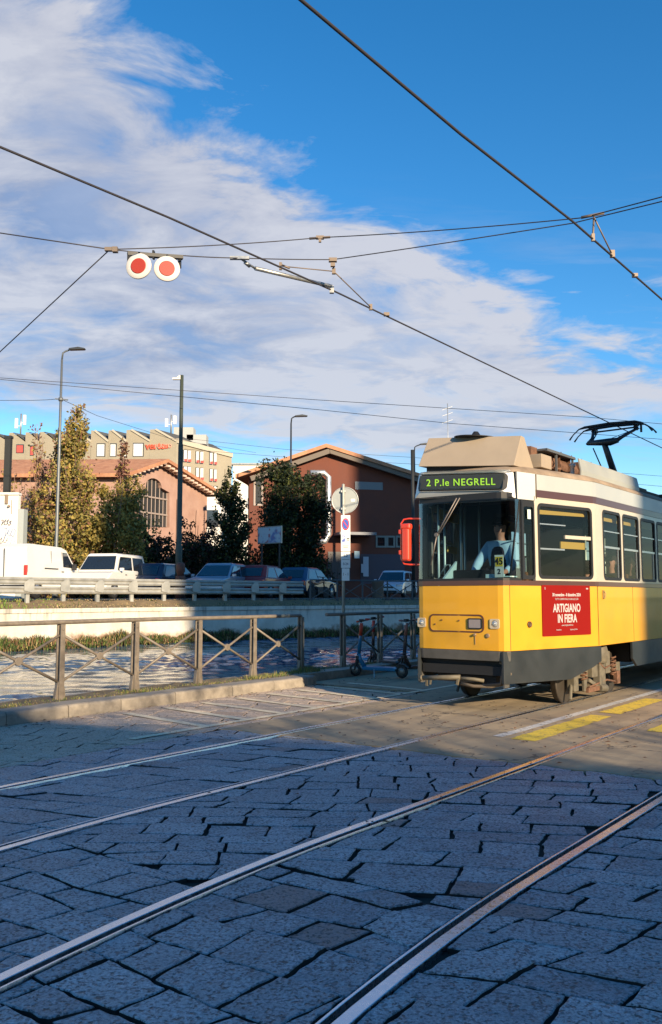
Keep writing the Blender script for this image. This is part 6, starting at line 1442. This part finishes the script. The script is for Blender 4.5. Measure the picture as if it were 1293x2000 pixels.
def tree(px, ytop, Y, wpx, label, leaves, weights, n, seed, bark=M_bark, spread=.14, stems=1, lsize=(.10, .22), low=.12, shape=None, name='poplar_tree', group='trees and shrubs along the far road', nb=46, sparse_top=1.0):
    rr = random.Random(seed); b_ = at(px, 1165, Y); base = Vector((b_.x, b_.y, ROADZ-.05)); Ht = at(px, ytop, Y).z-base.z; Wd = wpx/F*Y/2*1.12
    root = empty(name, base); mt = MB(); mt.smooth = True; ml = MB(); tips = []
    prof = shape or (lambda t: (math.sin(min(1, t*2.6)*math.pi/2))*(1-max(0, t-.25)/.75)**.75)
    for s in range(stems):
        ox, oy = (0, 0) if stems == 1 else (rr.uniform(-.7, .7)*Wd, rr.uniform(-.5, .5)*Wd); hs_ = Ht*(1 if s == 0 else rr.uniform(.7, .95)); P = []; x, y = ox*.35, oy*.35
        for i in range(12): t = i/11; P.append((x+(ox-x)*t+rr.uniform(-.03, .03)*Ht*.05, y+(oy-y)*t+rr.uniform(-.03, .03)*Ht*.05, hs_*t*.97))
        r0 = .016*Ht/(stems**.5); mt.tube(P, r0, 7, radii=[max(.012, r0*(1-.9*i/11)) for i in range(12)])
        for k in range(nb//stems):
            t = rr.uniform(low, .93); a = rr.uniform(0, 6.283); pr0 = Vector(P[int(t*11)]); reach = Wd*prof(t)*rr.uniform(.55, 1.1)+.05; rise = Ht*spread*rr.uniform(.5, 1.3)*(1.1-t*.5)
            q = pr0+Vector((math.cos(a)*reach*.6, math.sin(a)*reach*.6, rise*.45)); e = pr0+Vector((math.cos(a)*reach, math.sin(a)*reach, rise)); e.z = min(e.z, Ht*.995)
            mt.tube([pr0, q, e], .02, 4, caps=False, radii=[max(.010, r0*.30*(1-t*.6)), max(.008, r0*.18), .005]); tips.append((pr0, q, e, t))
            for w in range(2):
                f = rr.uniform(.3, .9); c = q.lerp(e, f); d_ = Vector((rr.uniform(-.3, .3), rr.uniform(-.3, .3), rr.uniform(.3, .9)))*Ht*.05; mt.tube([c, c+d_], .007, 3, caps=False)
    mt.build('trunk', bark, root, fix=False)
    wts = [(.35+.65*prof(t)*(1 if t < .8 else sparse_top)) for _, _, _, t in tips]
    clumps = [(rr.random()**.8) for _ in tips]
    for k in range(n):
        i = rr.choices(range(len(tips)), wts)[0] if k % 3 else rr.randrange(len(tips)); p0, q, e, t = tips[i]
        if rr.random() > .25+.75*clumps[i]: continue
        f = rr.random()**.6; c = (p0.lerp(q, f*2) if f < .5 else q.lerp(e, f*2-1)); j = .045*Ht*(.35+prof(t)*.6); j = min(j, Wd*.42)
        c = c+Vector((rr.gauss(0, j*.5), rr.gauss(0, j*.5), rr.gauss(0, j*.8))); s = rr.uniform(*lsize)
        nx_, ny_, nz_ = rr.gauss(0, 1), rr.gauss(0, 1), rr.gauss(0, 1); u = Vector((nx_, ny_, nz_)).normalized(); v = u.cross(Vector((rr.gauss(0, 1), rr.gauss(0, 1), rr.gauss(0, 1)))).normalized()
        if c.z > Ht+.1 or c.z < .05: continue
        ml.cur = rr.choices(range(len(leaves)), weights)[0]
        ml.poly([c-u*s*.5, c+v*s*.32, c+u*s*.5, c-v*s*.32])
    ml.build('crown', leaves, root, fix=False); return tag(root, label, 'tree' if 'tree' in name else 'shrub', group)
tree(137, 786, 43, 175, 'tall golden green poplar standing behind the grey street lamp', [LG1, LG2, LG3, LG4], (5, 5, 1.5, 1.6), 19000, 1, nb=130, low=.05, sparse_top=.6, shape=lambda t: (1.0 if t < .28 else 1-.50*(t-.28)/.17 if t < .45 else .5*(1-(t-.45)/.55)**.8+.02))
tree(104, 826, 44, 34, 'slim darker poplar close against the left side of the golden one', [LG2, LG4, LG3], (3, 3, 2), 3800, 2, nb=44, bark=M_barkd, sparse_top=.5)
tree(72, 818, 46, 46, 'nearly bare poplar with pale pinkish stems near the left edge', [LG4, LG1], (3, 2), 1500, 3, nb=70, stems=5, low=.3, spread=.2)
tree(30, 872, 45, 70, 'bare pale stems rising behind the graffitied wall', [LG4, LG1, LG2], (3, 2, 1), 1300, 4, nb=60, stems=5, low=.25, spread=.2)
bush = lambda t: math.sqrt(max(0, 1-(t*1.25-.35)**2))*.95
tree(74, 925, 43.5, 112, 'brown and olive bush below the bare stems by the graffitied wall', [LG1, LG4, LG2], (3, 4, 3), 9000, 5, nb=70, stems=4, shape=bush, low=.05, name='shrub')
tree(196, 926, 42.6, 125, 'olive bush between the golden poplar and the pink hall', [LG1, LG2, LG3], (6, 4, 1.5), 16000, 6, nb=80, stems=4, shape=bush, low=.04, name='shrub')
tree(234, 858, 45, 34, 'slim tree with a reddish top before the orange roof', [LG6, LG1, LG4], (4, 2, 3), 3600, 7, nb=50, low=.4)
tree(243, 920, 42.3, 84, 'rounded golden bush beside the arched window', [LG1, LG2], (5, 4), 9500, 8, nb=70, stems=3, shape=bush, low=.08, name='shrub')
tree(286, 1010, 43.5, 86, 'purple leaved shrub under the arched window', [LG6, LG5, LG3], (3, 4, 1), 6500, 9, nb=60, stems=5, shape=bush, low=.05, name='shrub', bark=M_barkd)
tree(376, 992, 44, 92, 'reddish shrub right of the thick dark mast', [LG6, LG5], (4, 4), 8000, 10, nb=70, stems=5, shape=bush, low=.05, name='shrub', bark=M_barkd)
tree(331, 1032, 42.5, 100, 'low dark shrub around the foot of the thick mast', [LG5, LG6], (6, 1), 8000, 14, nb=60, stems=5, shape=bush, low=.05, name='shrub', bark=M_barkd)
tree(440, 908, 45, 100, 'dark green tree with several stems in front of the white shed', [LG5, LG3], (6, 2), 17000, 11, nb=100, stems=3, bark=M_barkd, low=.05, spread=.12)
tree(538, 884, 46, 74, 'left one of the pair of tall dark poplars, next to the slim lamp', [LG5, LG3], (6, 1.5), 21000, 12, nb=110, stems=2, bark=M_barkd, low=.03, shape=lambda t: min(1, t*4+.4)*(1-max(0, t-.78)/.22)**.5*.9)
tree(594, 906, 47, 64, 'right one of the pair of tall dark poplars, before the brown building', [LG5, LG3], (6, 1), 19000, 13, nb=110, stems=2, bark=M_barkd, low=.03, shape=lambda t: min(1, t*4+.4)*(1-max(0, t-.78)/.22)**.5*.9)
def hedge(px0, px1, Y0, Y1, h, leaves, weights, n, seed, label):
    rr = random.Random(seed); a_, b2 = at(px0, 1165, Y0), at(px1, 1165, Y1); root = empty('hedge', (a_.x, a_.y, ROADZ)); d = Vector((b2.x-a_.x, b2.y-a_.y, 0)); ml = MB(); mt = MB()
    for k in range(n//60): t = rr.random(); c = d*t+Vector((rr.gauss(0, .25), rr.gauss(0, .25), 0)); mt.tube([c, c+Vector((rr.uniform(-.3, .3), rr.uniform(-.3, .3), h*rr.uniform(.6, 1.15)))], .014, 4, caps=False)
    mt.build('stems', M_barkd, root, fix=False)
    for k in range(n):
        t = rr.random(); hh = h*(.75+.25*math.sin(t*37)+.15*math.sin(t*91+2)); c = d*t+Vector((rr.gauss(0, .35), rr.gauss(0, .35), hh*rr.random()**.8)); s = rr.uniform(.08, .17); u = Vector((rr.gauss(0, 1), rr.gauss(0, 1), rr.gauss(0, 1))).normalized(); v = u.cross(Vector((rr.gauss(0, 1), 1, rr.gauss(0, 1)))).normalized(); ml.cur = rr.choices(range(len(leaves)), weights)[0]
        ml.poly([c-u*s*.5, c+v*s*.32, c+u*s*.5, c-v*s*.32])
    ml.build('foliage', leaves, root, fix=False); return tag(root, label, 'hedge')
hedge(100, 285, 41.5, 43.5, 1.9, [LG1, LG4, LG2, LG3], (2, 3, 3, 1), 9500, 31, 'rusty and olive hedge in the sun behind the white cars')
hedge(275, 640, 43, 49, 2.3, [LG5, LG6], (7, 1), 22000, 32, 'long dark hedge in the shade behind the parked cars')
# ================================================================ what stands behind the eye and throws the shade
HS = Vector((sd.x, sd.y, 0)).normalized(); HN = Vector((-HS.y, HS.x, 0)); HN = HN if HN.x > 0 else -HN
def rear_building(L0, L1_, s0, s1_, H_, m, label, fl=3.1):
    c = HN*((L0+L1_)/2)+HS*((s0+s1_)/2); root = empty('apartment_house', (c.x, c.y, 0), math.atan2(HN.y, HN.x)); w_, d_ = L1_-L0, s1_-s0
    mb = MB(); mb.box((0, 0, H_/2), (w_, d_, H_)); mb.build('wall', m, root); mb = MB(); mb.box((0, 0, H_+.1), (w_+.3, d_+.3, .22)); mb.build('roof', M_slate, root)
    nx_ = int(w_/3.2); nz_ = int(H_/fl); made = 0
    for i in range(nx_):
        for j in range(nz_):
            if made >= 96: break
            x = -w_/2+w_*(i+.5)/nx_; z = fl*(j+.55); mb = MB(); mb.box((x, d_/2, z), (1.2, .10, 1.6)); mb.build('window', M_win, root); made += 1
    return tag(root, label, 'apartment house')
def rotated_house(p, q, depth, H_, m, label, fl=3.1):
    """front wall from p to q, given as (across, towards the sun) pairs"""
    P, Q = HN*p[0]+HS*p[1], HN*q[0]+HS*q[1]; d = (Q-P).normalized(); w_ = (Q-P).length; nrm = Vector((-d.y, d.x, 0)); nrm = nrm if nrm.dot(HS) > 0 else -nrm; c = (P+Q)/2+nrm*depth/2
    root = empty('apartment_house', (c.x, c.y, 0), math.atan2(d.y, d.x)); fy = 1 if nrm.dot(Vector((-d.y, d.x, 0))) < 0 else -1
    mb = MB(); mb.box((0, 0, H_/2), (w_, depth, H_)); mb.build('wall', m, root); mb = MB(); mb.box((0, 0, H_+.1), (w_+.3, depth+.3, .22)); mb.build('roof', M_slate, root)
    for i in range(int(w_/3)):
        for j in range(int(H_/fl)): mb = MB(); mb.box((-w_/2+3*(i+.5)+.6, fy*depth/2, fl*(j+.55)), (1.2, .10, 1.6)); mb.build('window', M_win, root)
    return tag(root, label, 'apartment house')
rotated_house((-3, 13.6), (9, 32.5), 12, 10.45, M_pink, 'low pink apartment house behind the viewer on the near side of the street')
rear_building(11.95, 31.1, 35, 50, 30.5, M_bei, 'tall beige apartment house behind the viewer')
rear_building(31.2, 58, 36, 52, 37.5, M_brick, 'tallest brown apartment house behind the viewer')
def bare_tree(L_, s_, h, seed, label, leaves=0):
    rr = random.Random(seed); c = HN*L_+HS*s_; root = empty('bare_tree', (c.x, c.y, 0)); mb = MB(); mb.smooth = True
    def grow(p, d, l, r, lv):
        q = p+d*l*.5+Vector((rr.uniform(-.05, .05), rr.uniform(-.05, .05), 0))*l; e = q+(d+Vector((0, 0, .12))).normalized()*l*.5; mb.tube([p, q, e], r, 5 if lv < 3 else 3, caps=False, radii=[r, r*.85, r*.68])
        if lv >= 5: return
        for k in range(3 if lv else 4):
            a = rr.uniform(0, 6.283); t = rr.uniform(.35, .75); nd = (d+Vector((math.cos(a), math.sin(a), rr.uniform(-.1, .3)))*t).normalized(); grow(e if k else q.lerp(e, .6), nd, l*rr.uniform(.62, .82), r*.62, lv+1)
    grow(Vector((0, 0, 0)), Vector((0, 0, 1)), h*.30, h*.014, 0); mb.build('trunk', M_barkd, root, fix=False)
    if leaves:
        ml = MB()
        for k in range(leaves):
            c = Vector((rr.gauss(0, 1.5), rr.gauss(0, 1.5), h*rr.uniform(.45, 1.0))); s = rr.uniform(.08, .2); u = Vector((rr.gauss(0, 1), rr.gauss(0, 1), rr.gauss(0, 1))).normalized(); v = u.cross(Vector((1, rr.gauss(0, 1), .3))).normalized(); ml.poly([c-u*s*.5, c+v*s*.3, c+u*s*.5, c-v*s*.3])
        ml.build('crown', LG4, root, fix=False)
    return tag(root, label, 'tree')
bare_tree(5.4, 15, 8.5, 3, 'bare street tree behind the viewer beside the low pink house', 1100); bare_tree(3.4, 10, 7.8, 12, 'leafy brown street tree behind the viewer nearest the tracks', 1500); bare_tree(7.6, 13, 6.2, 8, 'small bare street tree behind the viewer by the kerb', 900); bare_tree(9.5, 21, 9.0, 5, 'bare street tree behind the viewer in the gap between the houses')
